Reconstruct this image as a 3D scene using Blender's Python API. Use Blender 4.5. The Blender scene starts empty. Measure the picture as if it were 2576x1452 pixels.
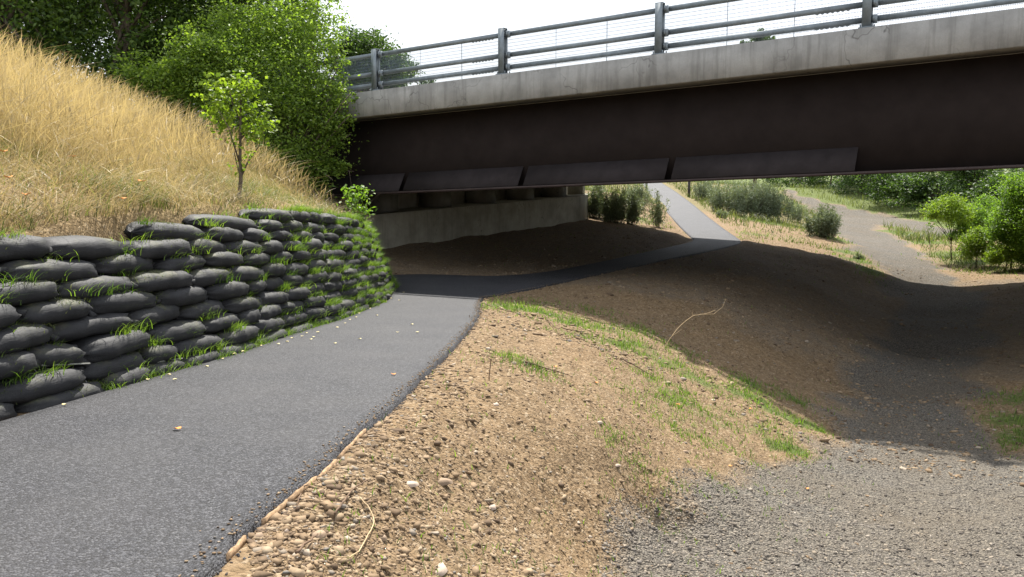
import bpy, math, random
import numpy as np
from mathutils import Vector
R = math.radians
# ------------------------------------------------------------------ camera, sky, sun, exposure
scene = bpy.context.scene
COL = scene.collection
F = 2100.0; HY = 480.0
TH = math.atan((726 - HY) / F)
cam_d = bpy.data.cameras.new('camera'); cam = bpy.data.objects.new('camera', cam_d); COL.objects.link(cam)
cam_d.sensor_width = 36; cam_d.lens = F / 2576 * 36; cam_d.clip_start = 0.05; cam_d.clip_end = 3000
cam.location = (0, 0, 0); cam.rotation_euler = (math.pi / 2 - TH, 0, 0)
scene.camera = cam

PH = np.array([.529, .8486]); AH = np.array([-.8486, .529])      # across / along the bridge
KP, KA = 0.60, 0.35                                                # sun slope across / along
sdir = Vector((PH[0] * KP + AH[0] * KA, PH[1] * KP + AH[1] * KA, 1)).normalized()
SUN_EL = math.asin(sdir.z); SUN_ROT = math.atan2(sdir.x, sdir.y)
w = bpy.data.worlds.new('World'); scene.world = w; w.use_nodes = True
nt = w.node_tree; nt.nodes.clear()
wo = nt.nodes.new('ShaderNodeOutputWorld'); bg = nt.nodes.new('ShaderNodeBackground')
sky = nt.nodes.new('ShaderNodeTexSky'); sky.sky_type = 'NISHITA'; sky.sun_disc = False
sky.sun_elevation = SUN_EL; sky.sun_rotation = SUN_ROT; sky.air_density = 1.3; sky.dust_density = 3.0; sky.ozone_density = 1.0
tc = nt.nodes.new('ShaderNodeTexCoord'); nz = nt.nodes.new('ShaderNodeTexNoise'); nz.inputs['Scale'].default_value = 2.2; nz.inputs['Detail'].default_value = 6
cr = nt.nodes.new('ShaderNodeValToRGB'); cr.color_ramp.elements[0].position = .30; cr.color_ramp.elements[1].position = .62
cr.color_ramp.elements[0].color = (.55, .55, .55, 1)
mx = nt.nodes.new('ShaderNodeMix'); mx.data_type = 'RGBA'; mx.inputs[7].default_value = (9.7, 10.1, 10.9, 1)
nt.links.new(tc.outputs['Generated'], nz.inputs['Vector']); nt.links.new(nz.outputs['Fac'], cr.inputs['Fac'])
nt.links.new(cr.outputs['Color'], mx.inputs[0]); nt.links.new(sky.outputs['Color'], mx.inputs[6])
nt.links.new(mx.outputs[2], bg.inputs['Color']); bg.inputs['Strength'].default_value = 0.068
nt.links.new(bg.outputs[0], wo.inputs[0])
sd = bpy.data.lights.new('sun', 'SUN'); sd.energy = 5.0; sd.angle = R(0.9); sd.color = (1.0, .955, .88)
so = bpy.data.objects.new('sun', sd); COL.objects.link(so); so.rotation_euler = sdir.to_track_quat('Z', 'Y').to_euler()
so.location = (0, 0, 30)
scene.view_settings.view_transform = 'Standard'; scene.view_settings.look = 'None'
scene.view_settings.exposure = 1.2; scene.view_settings.gamma = 1.0
scene.cycles.max_bounces = 6; scene.cycles.diffuse_bounces = 3; scene.cycles.transparent_max_bounces = 8

# ------------------------------------------------------------------ helpers
rng = np.random.default_rng(7)

def ray(x, y):
    c = ((x - 1288), (726 - y), F)
    return np.array([c[0], c[2] * math.cos(TH) + c[1] * math.sin(TH), c[1] * math.cos(TH) - c[2] * math.sin(TH)])
def atY(x, y, Y):
    r = ray(x, y); return r * (Y / r[1])
def atZ(x, y, z):
    r = ray(x, y); return r * (z / r[2])
def proj(P):
    P = np.atleast_2d(P); f = P[:, 1] * math.cos(TH) - P[:, 2] * math.sin(TH); u = P[:, 2] * math.cos(TH) + P[:, 1] * math.sin(TH)
    return 1288 + F * P[:, 0] / f, 726 - F * u / f

def tag(o, label=None, cat=None, group=None, kind=None):
    if label: o['label'] = label
    if cat: o['category'] = cat
    if group: o['group'] = group
    if kind: o['kind'] = kind
    return o
def empty(name, loc, label, cat, group=None):
    o = bpy.data.objects.new(name, None); COL.objects.link(o); o.location = [float(v) for v in loc]
    o.empty_display_size = .2
    return tag(o, label, cat, group)

def wloc(o):
    v = np.zeros(3)
    while o is not None: v = v + np.array(o.location); o = o.parent
    return v
def mesh_np(name, V, Fc, mat=None, parent=None, smooth=False, attrs=None, origin=None):
    """V (n,3); Fc list of int arrays (m,k)"""
    V = np.asarray(V, dtype=np.float32)
    if origin is None and parent is not None: origin = wloc(parent)
    if origin is not None: V = V - np.asarray(origin, dtype=np.float32)
    if not isinstance(Fc, list): Fc = [Fc]
    Fc = [np.asarray(f, dtype=np.int32) for f in Fc if len(f)]
    me = bpy.data.meshes.new(name)
    me.vertices.add(len(V)); me.vertices.foreach_set('co', V.ravel())
    loops = np.concatenate([f.ravel() for f in Fc]); tot = np.concatenate([np.full(len(f), f.shape[1], np.int32) for f in Fc])
    st = np.concatenate([[0], np.cumsum(tot)[:-1]]).astype(np.int32)
    me.loops.add(len(loops)); me.loops.foreach_set('vertex_index', loops)
    me.polygons.add(len(tot)); me.polygons.foreach_set('loop_start', st); me.polygons.foreach_set('loop_total', tot)
    if smooth: me.polygons.foreach_set('use_smooth', np.ones(len(tot), bool))
    me.update(calc_edges=True)
    for k, a in (attrs or {}).items():
        at = me.attributes.new(k, 'FLOAT', 'POINT'); at.data.foreach_set('value', np.asarray(a, dtype=np.float32))
    if mat: me.materials.append(mat)
    o = bpy.data.objects.new(name, me); COL.objects.link(o)
    if parent is not None: o.parent = parent
    elif origin is not None: o.location = [float(v) for v in origin]
    return o

class MB:
    """collects shapes, links them as one mesh"""
    def __init__(s): s.V = []; s.F4 = []; s.F3 = []; s.n = 0
    def add(s, V, F4=None, F3=None):
        V = np.asarray(V, float); s.V.append(V)
        if F4 is not None and len(F4): s.F4.append(np.asarray(F4) + s.n)
        if F3 is not None and len(F3): s.F3.append(np.asarray(F3) + s.n)
        s.n += len(V)
    def hexa(s, c):
        s.add(c, [(0, 3, 2, 1), (4, 5, 6, 7), (0, 1, 5, 4), (1, 2, 6, 5), (2, 3, 7, 6), (3, 0, 4, 7)])
    def box(s, x0, x1, y0, y1, z0, z1):
        s.hexa([(x0, y0, z0), (x1, y0, z0), (x1, y1, z0), (x0, y1, z0), (x0, y0, z1), (x1, y0, z1), (x1, y1, z1), (x0, y1, z1)])
    def tube(s, P, rad, n=7, cap=True):
        P = np.asarray(P, float); m = len(P); rad = np.broadcast_to(np.asarray(rad, float), (m,))
        T = np.gradient(P, axis=0); T /= np.linalg.norm(T, axis=1)[:, None] + 1e-9
        up = np.array([0, 0, 1.0]) if abs(T[0][2]) < .9 else np.array([1.0, 0, 0])
        A = np.cross(T, up); A /= np.linalg.norm(A, axis=1)[:, None] + 1e-9; B = np.cross(T, A)
        an = np.arange(n) * 2 * math.pi / n
        V = P[:, None, :] + rad[:, None, None] * (np.cos(an)[None, :, None] * A[:, None, :] + np.sin(an)[None, :, None] * B[:, None, :])
        V = V.reshape(-1, 3); i = np.arange(m - 1)[:, None] * n; j = np.arange(n)[None, :]; k = (j + 1) % n
        F4 = np.stack([i + j, i + k, i + n + k, i + n + j], -1).reshape(-1, 4)
        F3 = []
        if cap:
            V = np.vstack([V, P[0], P[-1]]); c0 = m * n; c1 = c0 + 1
            for q in range(n): F3 += [(c0, (q + 1) % n, q), (c1, (m - 1) * n + q, (m - 1) * n + (q + 1) % n)]
        s.add(V, F4, F3)
    def build(s, name, mat, parent=None, smooth=False, origin=None, attrs=None):
        F = []
        if s.F4: F.append(np.vstack(s.F4))
        if s.F3: F.append(np.vstack(s.F3))
        return mesh_np(name, np.vstack(s.V), F, mat, parent, smooth, attrs, origin)

# value noise in numpy
_perm = rng.random((64, 64, 8))
def vnoise(x, y, s, k=0):
    x = np.asarray(x) * s; y = np.asarray(y) * s; xi = np.floor(x).astype(int); yi = np.floor(y).astype(int)
    fx = x - xi; fy = y - yi; fx = fx * fx * (3 - 2 * fx); fy = fy * fy * (3 - 2 * fy); g = _perm[:, :, k % 8]
    a = g[xi % 64, yi % 64]; b = g[(xi + 1) % 64, yi % 64]; c = g[xi % 64, (yi + 1) % 64]; d = g[(xi + 1) % 64, (yi + 1) % 64]
    return (a * (1 - fx) + b * fx) * (1 - fy) + (c * (1 - fx) + d * fx) * fy - .5
def smooth(a, b, x):
    t = np.clip((np.asarray(x) - a) / (b - a), 0, 1); return t * t * (3 - 2 * t)

# ------------------------------------------------------------------ materials
class NB:
    def __init__(s, name):
        s.m = bpy.data.materials.new(name); s.m.use_nodes = True; s.t = s.m.node_tree; s.t.nodes.clear()
        s.out = s.t.nodes.new('ShaderNodeOutputMaterial'); s.co = s.t.nodes.new('ShaderNodeTexCoord').outputs['Object']
    def n(s, ty, **k):
        nd = s.t.nodes.new(ty)
        for a, v in k.items(): setattr(nd, a, v)
        return nd
    def set(s, sock, v):
        if hasattr(v, 'is_output') or isinstance(v, bpy.types.NodeSocket): s.t.links.new(v, sock)
        else: sock.default_value = v
    def pos(s):
        return s.n('ShaderNodeNewGeometry').outputs['Position']
    def map(s, v, sc):
        m = s.n('ShaderNodeMapping'); s.set(m.inputs[0], v); m.inputs['Scale'].default_value = sc; return m.outputs[0]
    def noise(s, v, sc, det=4, rough=.55, dist=0):
        m = s.n('ShaderNodeTexNoise'); s.set(m.inputs['Vector'], v); m.inputs['Scale'].default_value = sc
        m.inputs['Detail'].default_value = det; m.inputs['Roughness'].default_value = rough; m.inputs['Distortion'].default_value = dist
        return m.outputs['Fac']
    def vor(s, v, sc, feat='F1', out='Distance', rnd=1):
        m = s.n('ShaderNodeTexVoronoi', feature=feat); s.set(m.inputs['Vector'], v); m.inputs['Scale'].default_value = sc
        m.inputs['Randomness'].default_value = rnd; return m.outputs[out]
    def ramp(s, f, pts):
        m = s.n('ShaderNodeValToRGB'); s.set(m.inputs[0], f); e = m.color_ramp.elements
        while len(e) < len(pts): e.new(.5)
        for i, (p, c) in enumerate(pts):
            e[i].position = p; e[i].color = (c if hasattr(c, '__len__') else (c, c, c)) + (1,) if hasattr(c, '__len__') else (c, c, c, 1)
        return m.outputs[0]
    def mix(s, f, a, b, mode='MIX'):
        m = s.n('ShaderNodeMix', data_type='RGBA', blend_type=mode); s.set(m.inputs[0], f)
        for i, v in ((6, a), (7, b)):
            if isinstance(v, tuple) and len(v) == 3: v = v + (1,)
            s.set(m.inputs[i], v)
        return m.outputs[2]
    def math(s, op, a, b=0.0, clamp=False):
        m = s.n('ShaderNodeMath', operation=op, use_clamp=clamp); s.set(m.inputs[0], a); s.set(m.inputs[1], b); return m.outputs[0]
    def attr(s, name): return s.n('ShaderNodeAttribute', attribute_name=name).outputs['Fac']
    def bump(s, h, st=.5, d=.01, nrm=None):
        m = s.n('ShaderNodeBump'); s.set(m.inputs['Height'], h); m.inputs['Strength'].default_value = st; m.inputs['Distance'].default_value = d
        if nrm: s.set(m.inputs['Normal'], nrm)
        return m.outputs[0]
    def bsdf(s, col, rough=.8, nrm=None, spec=.3, metal=0, trans=0):
        p = s.n('ShaderNodeBsdfPrincipled')
        if isinstance(col, tuple) and len(col) == 3: col = col + (1,)
        s.set(p.inputs['Base Color'], col); s.set(p.inputs['Roughness'], rough); p.inputs['Specular IOR Level'].default_value = spec
        p.inputs['Metallic'].default_value = metal
        if nrm: s.set(p.inputs['Normal'], nrm)
        s.t.links.new(p.outputs[0], s.out.inputs[0]); return p
M = {}
def mat_ground():
    b = NB('soil_gravel_grass'); P = b.pos()
    gr = b.attr('grav'); gs = b.attr('grass'); st = b.attr('straw')
    n1 = b.noise(P, .9, 5); n2 = b.noise(P, 9, 5); n3 = b.noise(P, 60, 4)
    soil = b.ramp(n2, [(.3, (.115, .074, .040)), (.52, (.22, .146, .078)), (.75, (.28, .192, .108))])
    soil = b.mix(b.ramp(n1, [(.35, 0), (.7, .55)]), soil, (.165, .118, .070))
    vc = b.vor(P, 42, out='Color'); vd = b.vor(P, 42)
    grey = b.n('ShaderNodeSeparateColor'); b.set(grey.inputs[0], vc)
    chips = b.ramp(grey.outputs[0], [(0, (.045, .030, .018)), (.45, (.17, .118, .064)), (.8, (.28, .205, .125)), (1, (.38, .30, .205))])
    soil = b.mix(b.ramp(grey.outputs[1], [(.45, .15), (.6, .7)]), soil, chips)
    vc2 = b.vor(P, 52, out='Color'); vd2 = b.vor(P, 52)
    g2 = b.n('ShaderNodeSeparateColor'); b.set(g2.inputs[0], vc2)
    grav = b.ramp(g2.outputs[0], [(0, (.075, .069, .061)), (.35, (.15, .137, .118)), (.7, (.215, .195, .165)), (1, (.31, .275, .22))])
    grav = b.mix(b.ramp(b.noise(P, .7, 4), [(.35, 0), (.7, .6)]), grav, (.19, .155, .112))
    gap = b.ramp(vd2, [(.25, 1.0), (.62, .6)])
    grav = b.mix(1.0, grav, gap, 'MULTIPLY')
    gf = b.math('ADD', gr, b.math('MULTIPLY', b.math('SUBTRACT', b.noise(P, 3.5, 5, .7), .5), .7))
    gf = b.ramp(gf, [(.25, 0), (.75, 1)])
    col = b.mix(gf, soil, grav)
    green = b.ramp(b.noise(P, 14, 5), [(.3, (.035, .06, .012)), (.55, (.09, .13, .03)), (.8, (.17, .19, .06))])
    gm = b.math('ADD', gs, b.math('MULTIPLY', b.math('SUBTRACT', b.noise(P, 7, 6, .75), .5), 1.1))
    gm = b.ramp(gm, [(.45, 0), (.72, .85)])
    col = b.mix(gm, col, green)
    strw = b.ramp(b.noise(b.map(P, (1, 1, 2.5)), 16, 6, .75), [(.3, (.09, .075, .025)), (.5, (.25, .19, .075)), (.75, (.40, .31, .15))])
    col = b.mix(st, col, strw)
    h = b.math('ADD', b.math('ADD', b.math('MULTIPLY', vd, -.6), b.math('MULTIPLY', n3, 1.2)), b.math('MULTIPLY', b.noise(P, 6, 6, .75), 1.8))
    h2 = b.math('MULTIPLY', vd2, -1.6)
    hm = b.n('ShaderNodeMix', data_type='FLOAT'); b.set(hm.inputs[0], gf); b.set(hm.inputs[2], h); b.set(hm.inputs[3], h2)
    b.bsdf(col, .95, b.bump(hm.outputs[0], .9, .022), spec=.15)
    return b.m
def mat_asphalt():
    b = NB('fresh_asphalt'); P = b.pos()
    s = b.n('ShaderNodeSeparateColor'); b.set(s.inputs[0], b.vor(P, 112, out='Color')); vd = b.vor(P, 112)
    c = b.ramp(s.outputs[0], [(0, (.005, .005, .007)), (.4, (.017, .018, .0225)), (.75, (.050, .0515, .060)), (1, (.105, .105, .112))])
    c = b.mix(1, c, b.ramp(vd, [(.3, 1.0), (.75, .5)]), 'MULTIPLY')
    c = b.mix(b.ramp(b.noise(P, 1.3, 5), [(.35, 0), (.75, .28)]), c, (.070, .067, .066))
    h = b.math('ADD', b.math('MULTIPLY', vd, -1.0), b.math('MULTIPLY', b.noise(P, 25, 3), .3))
    b.bsdf(c, .72, b.bump(h, .75, .007), spec=.28); return b.m
def mat_concrete(name='weathered_concrete', tint=(.33, .325, .30), dark=.55):
    b = NB(name); P = b.pos()
    n = b.noise(P, 1.6, 6, .62); st = b.noise(b.map(P, (7, 7, .55)), 1.0, 5, .65)
    c = b.mix(b.ramp(n, [(.32, 0), (.7, 1)]), tuple(v * .72 for v in tint), tuple(min(1, v * 1.18) for v in tint))
    c = b.mix(b.ramp(st, [(.5, 0), (.72, dark)]), c, (.10, .095, .085))
    c = b.mix(b.ramp(b.noise(P, 45, 3), [(.4, 0), (.7, .22)]), c, (.17, .165, .15))
    dv = b.n('ShaderNodeVectorMath', operation='ADD'); b.set(dv.inputs[0], P)
    nn = b.n('ShaderNodeTexNoise'); nn.inputs['Scale'].default_value = 3; b.set(nn.inputs['Vector'], P)
    sc = b.n('ShaderNodeVectorMath', operation='SCALE'); b.set(sc.inputs[0], nn.outputs['Color']); sc.inputs['Scale'].default_value = .7
    b.set(dv.inputs[1], sc.outputs[0])
    cr_ = b.vor(b.map(dv.outputs[0], (1, 1, .6)), 1.1, 'DISTANCE_TO_EDGE')
    c = b.mix(b.math('MULTIPLY', b.ramp(cr_, [(0, .8), (.012, 0)]), b.ramp(b.noise(P, .8, 2), [(.45, 0), (.6, 1)])), c, (.07, .065, .06))
    b.bsdf(c, .88, b.bump(b.math('ADD', b.noise(P, 30, 5), cr_), .3, .006), spec=.25); return b.m
def simple(name, col, rough=.7, var=.35, sc=12, bump=.2, bd=.004, spec=.3, metal=0, stretch=(1, 1, 1)):
    b = NB(name); P = b.map(b.pos(), stretch)
    d = tuple(v * (1 - var) for v in col); l = tuple(min(1, v * (1 + var)) for v in col)
    n = b.noise(P, sc, 5, .65)
    b.bsdf(b.ramp(n, [(.3, d), (.7, l)]), rough, b.bump(n, bump, bd), spec=spec, metal=metal); return b.m
def mat_leaf(name, dark, light, trans=.45, gloss=.35, attr='rnd', tint=(1.35, 1.4, .6)):
    b = NB(name); f = b.attr(attr)
    c = b.ramp(f, [(0, dark), (.55, tuple((a + d) / 2 for a, d in zip(dark, light))), (1, light)])
    p = b.n('ShaderNodeBsdfPrincipled'); b.set(p.inputs['Base Color'], c); p.inputs['Roughness'].default_value = .55; p.inputs['Specular IOR Level'].default_value = gloss
    t = b.n('ShaderNodeBsdfTranslucent'); c2 = b.mix(1, c, tint, 'MULTIPLY'); b.set(t.inputs[0], c2)
    m = b.n('ShaderNodeMixShader'); m.inputs[0].default_value = trans
    b.t.links.new(p.outputs[0], m.inputs[1]); b.t.links.new(t.outputs[0], m.inputs[2]); b.t.links.new(m.outputs[0], b.out.inputs[0])
    return b.m
def mat_bag():
    b = NB('black_geotextile'); P = b.pos(); ge = b.n('ShaderNodeNewGeometry')
    z = b.n('ShaderNodeSeparateXYZ'); b.set(z.inputs[0], ge.outputs['Normal'])
    n = b.noise(P, 5, 5, .6); f = b.noise(P, 190, 2)
    c = b.ramp(n, [(.3, (.009, .0095, .0105)), (.7, (.022, .022, .024))])
    c = b.mix(b.ramp(f, [(.45, 0), (.75, .4)]), c, (.05, .05, .05))
    up = b.math('MULTIPLY', b.ramp(z.outputs[2], [(.25, 0), (.85, 1)]), b.ramp(b.noise(P, 2.3, 6, .7), [(.5, 0), (.7, .75)]))
    c = b.mix(up, c, b.ramp(b.noise(P, 30, 3), [(.35, (.05, .07, .022)), (.7, (.17, .15, .08))]))
    wr = b.noise(b.map(P, (3, 1, 7)), 6, 5, .6, .6)
    wr2 = b.noise(b.map(P, (9, 2, 3)), 4, 4, .6, 1.2)
    b.bsdf(c, .72, b.bump(b.math('ADD', b.math('MULTIPLY', f, .12), b.math('ADD', wr, wr2)), .28, .014), spec=.4); return b.m
M['ground'] = mat_ground(); M['asphalt'] = mat_asphalt(); M['concrete'] = mat_concrete(tint=(.285, .28, .262), dark=.6); M['abut'] = mat_concrete('abutment_concrete', (.34, .325, .265), .3); M['plinth'] = mat_concrete('plinth_concrete', (.19, .18, .155), .4)
M['steel'] = simple('dark_brown_bridge_steel', (.025, .0195, .018), .9, .15, 2.2, .1, .003, .08)
M['plate'] = simple('dark_brown_cover_plate', (.033, .028, .0285), .85, .2, 3, .1, .003, .1)
M['flange'] = simple('rust_brown_flange', (.040, .027, .024), .6, .3, 4, .1, .003, .3)
M['galv'] = simple('galvanised_rail_steel', (.17, .20, .22), .55, .22, 7, .12, .002, .5, .25)
M['wire'] = simple('galvanised_wire', (.16, .20, .24), .45, .1, 7, .05, .001, .5, .3)
M['wood'] = simple('pale_timber', (.27, .18, .105), .9, .6, 26, .5, .004, .15)
M['post'] = simple('dark_timber_post', (.05, .045, .04), .9, .4, 15, .4, .004, .1)
M['bark'] = simple('grey_brown_bark', (.10, .082, .062), .95, .5, 18, .8, .012, .1, stretch=(1, 1, .3))
M['stone'] = simple('tan_stone', (.26, .19, .13), .9, .35, 6, .5, .01, .2)
M['palestone'] = simple('pale_pink_stone', (.36, .285, .225), .9, .2, 9, .5, .01, .2)
M['cord'] = simple('grey_cord', (.20, .20, .18), .9, .3, 40, .4, .002, .2)
M['bag'] = mat_bag()
M['twig'] = simple('dry_pale_twig', (.42, .31, .18), .8, .2, 30, .3, .002, .2)
M['dtwig'] = simple('dark_dry_twig', (.13, .085, .055), .85, .3, 30, .3, .002, .2)
# ------------------------------------------------------------------ layout of the place
SL = math.tan(math.atan((726 - HY) / F) - math.atan((726 - 610) / F)); H0 = 1.1 / math.cos(math.atan(SL))
def onpath(x, y):
    r = ray(x, y); return r * (-H0 / (r[2] + SL * r[1]))
def zp(Y): return -H0 - SL * np.asarray(Y)
_L = np.array([onpath(*q) for q in [(0,1060),(222,997),(400,945),(609,887),(739,839),(870,800),(970,760),(993,743)]])
_R = np.array([onpath(*q) for q in [(489,1452),(599,1344),(701,1262),(808,1165),(906,1078),(987,1017),(1064,940),(1130,879),(1176,828),(1202,792),(1207,756)]])
LX = np.vstack([[(-3.45, -6), (-3.35, 0), (-3.27, 2.5), (-3.22, 4)], _L[:, :2]])
RX = np.vstack([[(-1.1, -6), (-1.08, 0)], _R[:, :2], [(-.60, 16.3)]])
PL = []; PR = []
for Y in list(np.arange(-4, 1, 1.0)) + list(np.arange(1, 16.1, .5)):
    PL.append((np.interp(Y, LX[:, 1], LX[:, 0]) , Y, float(zp(Y)))); PR.append((np.interp(Y, RX[:, 1], RX[:, 0]), Y, float(zp(Y))))
def addp(l, r): PL.append(tuple(float(v) for v in l)); PR.append(tuple(float(v) for v in r))
addp((-2.50, 17.6, -2.13), (-.58, 16.4, -2.09)); addp((-2.72, 19.0, -2.15), (-.40, 16.75, -2.11)); addp((-3.2, 20.2, -2.15), (-.2, 17.1, -2.12))
addp((-3.35, 21.25, -2.14), (.02, 17.5, -2.12)); addp((-2.2, 21.45, -2.13), (.3, 17.9, -2.12)); addp(atZ(1190, 694, -2.13), (.6, 18.4, -2.12))
addp(atZ(1280, 694, -2.13), atZ(1400, 712, -2.12)); addp(atZ(1385, 683, -2.11), atZ(1500, 690, -2.10)); addp(atZ(1480, 665, -2.08), atZ(1600, 668, -2.07))
addp(atZ(1600, 640, -2.02), atZ(1700, 648, -2.01)); addp(atZ(1680, 622, -1.97), atZ(1780, 632, -1.97)); addp(atY(1751, 607, 31.4), atY(1871, 612, 30.6))
for l, r, Y in (((1741,597),(1857,600),32.5),((1722,580),(1830,582),37), ((1704, 562), (1804, 564), 42), ((1686, 542), (1776, 541), 48.5), ((1668, 526), (1750, 520), 57), ((1646, 505), (1725, 500), 68), ((1629, 480), (1697, 480), 79), ((1616, 463), (1667, 462), 92), ((1606,452),(1650,451),104)):
    addp(atY(*l, Y), atY(*r, Y))
PL = np.array(PL); PR = np.array(PR)
def subdiv(A, n):
    o = []
    for i in range(len(A) - 1):
        for k in range(n): o.append(A[i] + (A[i + 1] - A[i]) * k / n)
    return np.array(o + [A[-1]])
def smooth_line(A, i0, it=2):
    for _ in range(it):
        B = A.copy(); B[i0:-1] = .25 * A[i0 - 1:-2] + .5 * A[i0:-1] + .25 * A[i0 + 1:]; A = B
    return A
PLs = smooth_line(subdiv(PL, 3), 120); PRs = smooth_line(subdiv(PR, 3), 120)
PC = (PLs + PRs) / 2
PATH_POLY = np.vstack([PLs[:, :2], PRs[::-1, :2]])
# foot of the earth bag wall
WB = np.array([(-3.45, -6), (-3.35, 0), (-3.27, 2.5), (-3.22, 4)] + [tuple(p[:2]) for p in _L] + [(-2.5, 17.9), (-2.68, 18.8), (-3.1, 19.7), (-3.8, 20.5), (-4.8, 21.1), (-6.5, 21.5), (-9, 21.7)])
WB[4:12, 0] -= .03
WALL_POLY = np.vstack([WB, [(-60, 21.7), (-60, -6)]])

def seg_dist(x, y, A, closed=False):
    """distance to polyline, index + parameter of the nearest segment"""
    best = np.full(x.shape, 1e9); bi = np.zeros(x.shape, int); bt = np.zeros(x.shape)
    n = len(A) if closed else len(A) - 1
    for i in range(n):
        a = A[i]; d = A[(i + 1) % len(A)] - a; t = np.clip(((x - a[0]) * d[0] + (y - a[1]) * d[1]) / (d @ d + 1e-12), 0, 1)
        q = np.hypot(x - a[0] - t * d[0], y - a[1] - t * d[1]); m = q < best
        best = np.where(m, q, best); bi = np.where(m, i, bi); bt = np.where(m, t, bt)
    return best, bi, bt
def inside(x, y, P):
    c = np.zeros(x.shape, bool); n = len(P)
    for i in range(n):
        x0, y0 = P[i]; x1, y1 = P[(i + 1) % n]
        if y0 == y1: continue
        m = ((y0 > y) != (y1 > y)) & (x < (x1 - x0) * (y - y0) / (y1 - y0) + x0); c ^= m
    return c
class TPS:
    def __init__(s, P, lam=.02):
        P = np.array(P, float); s.c = P[:, :2]; n = len(P); K = s.k(s.c, s.c) + lam * np.eye(n)
        Q = np.c_[np.ones(n), s.c]; A = np.block([[K, Q], [Q.T, np.zeros((3, 3))]]); s.w = np.linalg.solve(A, np.r_[P[:, 2], 0, 0, 0])
    def k(s, a, b):
        d = np.hypot(a[:, None, 0] - b[None, :, 0], a[:, None, 1] - b[None, :, 1]); return d * d * np.log(d + 1e-9) * .1 if False else d
    def __call__(s, x, y):
        sh = x.shape; X = np.c_[x.ravel(), y.ravel()]; o = np.empty(len(X))
        for i in range(0, len(X), 40000):
            q = X[i:i + 40000]; o[i:i + 40000] = s.k(q, s.c) @ s.w[:-3] + s.w[-3] + q @ s.w[-2:]
        return o.reshape(sh)
# bridge frame
d0 = ray(2576, 18) * 13.6 / F
P0 = float(PH @ d0[:2]); A0 = float(AH @ d0[:2]); Z0 = float(d0[2]); BS = -133 / 3969; XF = .038
def B(a, p, dz):
    q = a * AH + p * PH; return (q[0], q[1], Z0 + BS * (a - A0) + XF * (p - P0) + dz)
def onp(x, y, p):
    r = ray(x, y); return r * (p / (PH @ r[:2]))
def ona(x, y, a):
    r = ray(x, y); return r * (a / (AH @ r[:2]))
def shad(x, y, W=0, zx=0):
    r = ray(x, y); rp = PH @ r[:2]; ra = AH @ r[:2]
    return r * ((P0 + W - KP * (Z0 + zx - BS * A0)) / (rp + KP * BS * ra - KP * r[2]))
WID = 17.0
G = []
for i in range(0, len(PL)): G += [PL[i], PR[i]]
for q in [(1240,757),(1400,775),(1500,800),(1650,850),(1750,900),(1900,980),(2050,1060),(2100,1095),(2300,1120),(2576,1155)]: G.append(shad(*q))
for q in [(1500,565),(1604,573),(1688,590),(1939,623),(2023,640),(2127,661),(2169,686),(2202,711),(2223,726),(2274,736),(2337,741),(2462,741),(2525,728),(2576,720)]: G.append(shad(*q, WID, XF * WID))
for q in [(950,628),(1100,609),(1227,591),(1290,583),(1386,570),(1426,562),(1474,548)]: G.append(ona(*q, 16.0 if q[0] < 1470 else 16.6))
G += [(0, 8, -1.64), (1.0, 7.9, -2.05), (2.1, 7.9, -2.9), (0, 11, -1.82), (1.1, 10.6, -2.1), (2.2, 10.2, -2.65), (3.2, 9.7, -3.2), (0, 14, -2.0), (.6, 12.9, -2.02),
      (-.2, 5.4, -1.68), (.57, 5.4, -2.4), (-.55, 3, -1.45), (.1, 3.0, -1.85), (.9, 3.2, -2.1), (-.5, 0, -1.2), (.5, 0, -1.6), (1.5, 0, -1.9), (4, 0, -2.1), (-.5, -5, -1.0), (3, -5, -1.8), (10, -5, -1.8), (-.1, 6.6, -1.6), (.7, 6.6, -2.05),
      (1.4, 6.6, -2.6)]
for q in [(2576,1452,-3.0),(2100,1300,-3.05),(1500,1452,-2.42),(2000,1452,-2.75),(1840,1240,-2.92),(1650,1330,-2.7),(1950,1190,-3.2),(2300,1300,-3.2),(2576,1300,-3.25),
          (2300,900,-3.75),(2200,1000,-3.66),(2130,960,-3.55),(2000,850,-2.95),(1800,750,-2.25),(1900,700,-2.15),(2050,720,-2.5),(2150,780,-3.1),(2250,800,-3.65),(2400,800,-3.6),(2576,800,-3.2),(2576,1000,-3.3),(2520,1060,-3.38)]:
    G.append(atZ(*q))
G += [(9, 12, -2.9), (12, 10, -2.6), (14, 18, -2.4), (20, 8, -2.2), (9, 4, -2.5)]
for q in [(1939,590,37),(2100,625,33.5),(2070,585,38),(1850,545,52),(1760,500,66),(2250,650,38),(2190,600,50),(2130,550,75),(2040,505,112),(1994,490,150),(2400,680,31),(2576,660,31),(2500,600,45),(2370,577,56),(2200,545,76),(2400,600,50),
          (2300,500,90),(2576,520,72),(1600,490,50),(1500,500,44),(1560,540,38),(1560,455,90),(1800,462,95),(1900,470,90)]:
    G.append(atY(*q))
G += [(45, 95, 2.0), (60, 80, 2.0), (30, 120, 0.6), (20, 150, 1.0), (0, 110, 2.0), (-30, 100, 3), (-10, 60, 1.8), (0, 55, .6), (-60, 60, 4), (120, 120, 6), (120, 0, 0), (60, 40, -1), (30, 30, -2), (-5, -60, 1), (100, -80, 0), (-100, -80, 3), (-100, 100, 5),
      (200, 300, 10), (-200, 300, 10), (0, 300, 6), (300, -300, 0), (-300, -300, 0), (-4.5, 22.6, -1.5), (-6.5, 23, -.6), (-9, 23.2, .6), (-12, 24, 1.6), (-16, 28, 1.9), (-22, 26, 2.1), (-8, 28, .8)]
TG = TPS(G)
def wall_h(Y): return np.interp(Y, [6.2, 7.0, 7.9, 9.3, 30], [1.10, 1.24, 1.37, 1.50, 1.50])
BK = []
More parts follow.
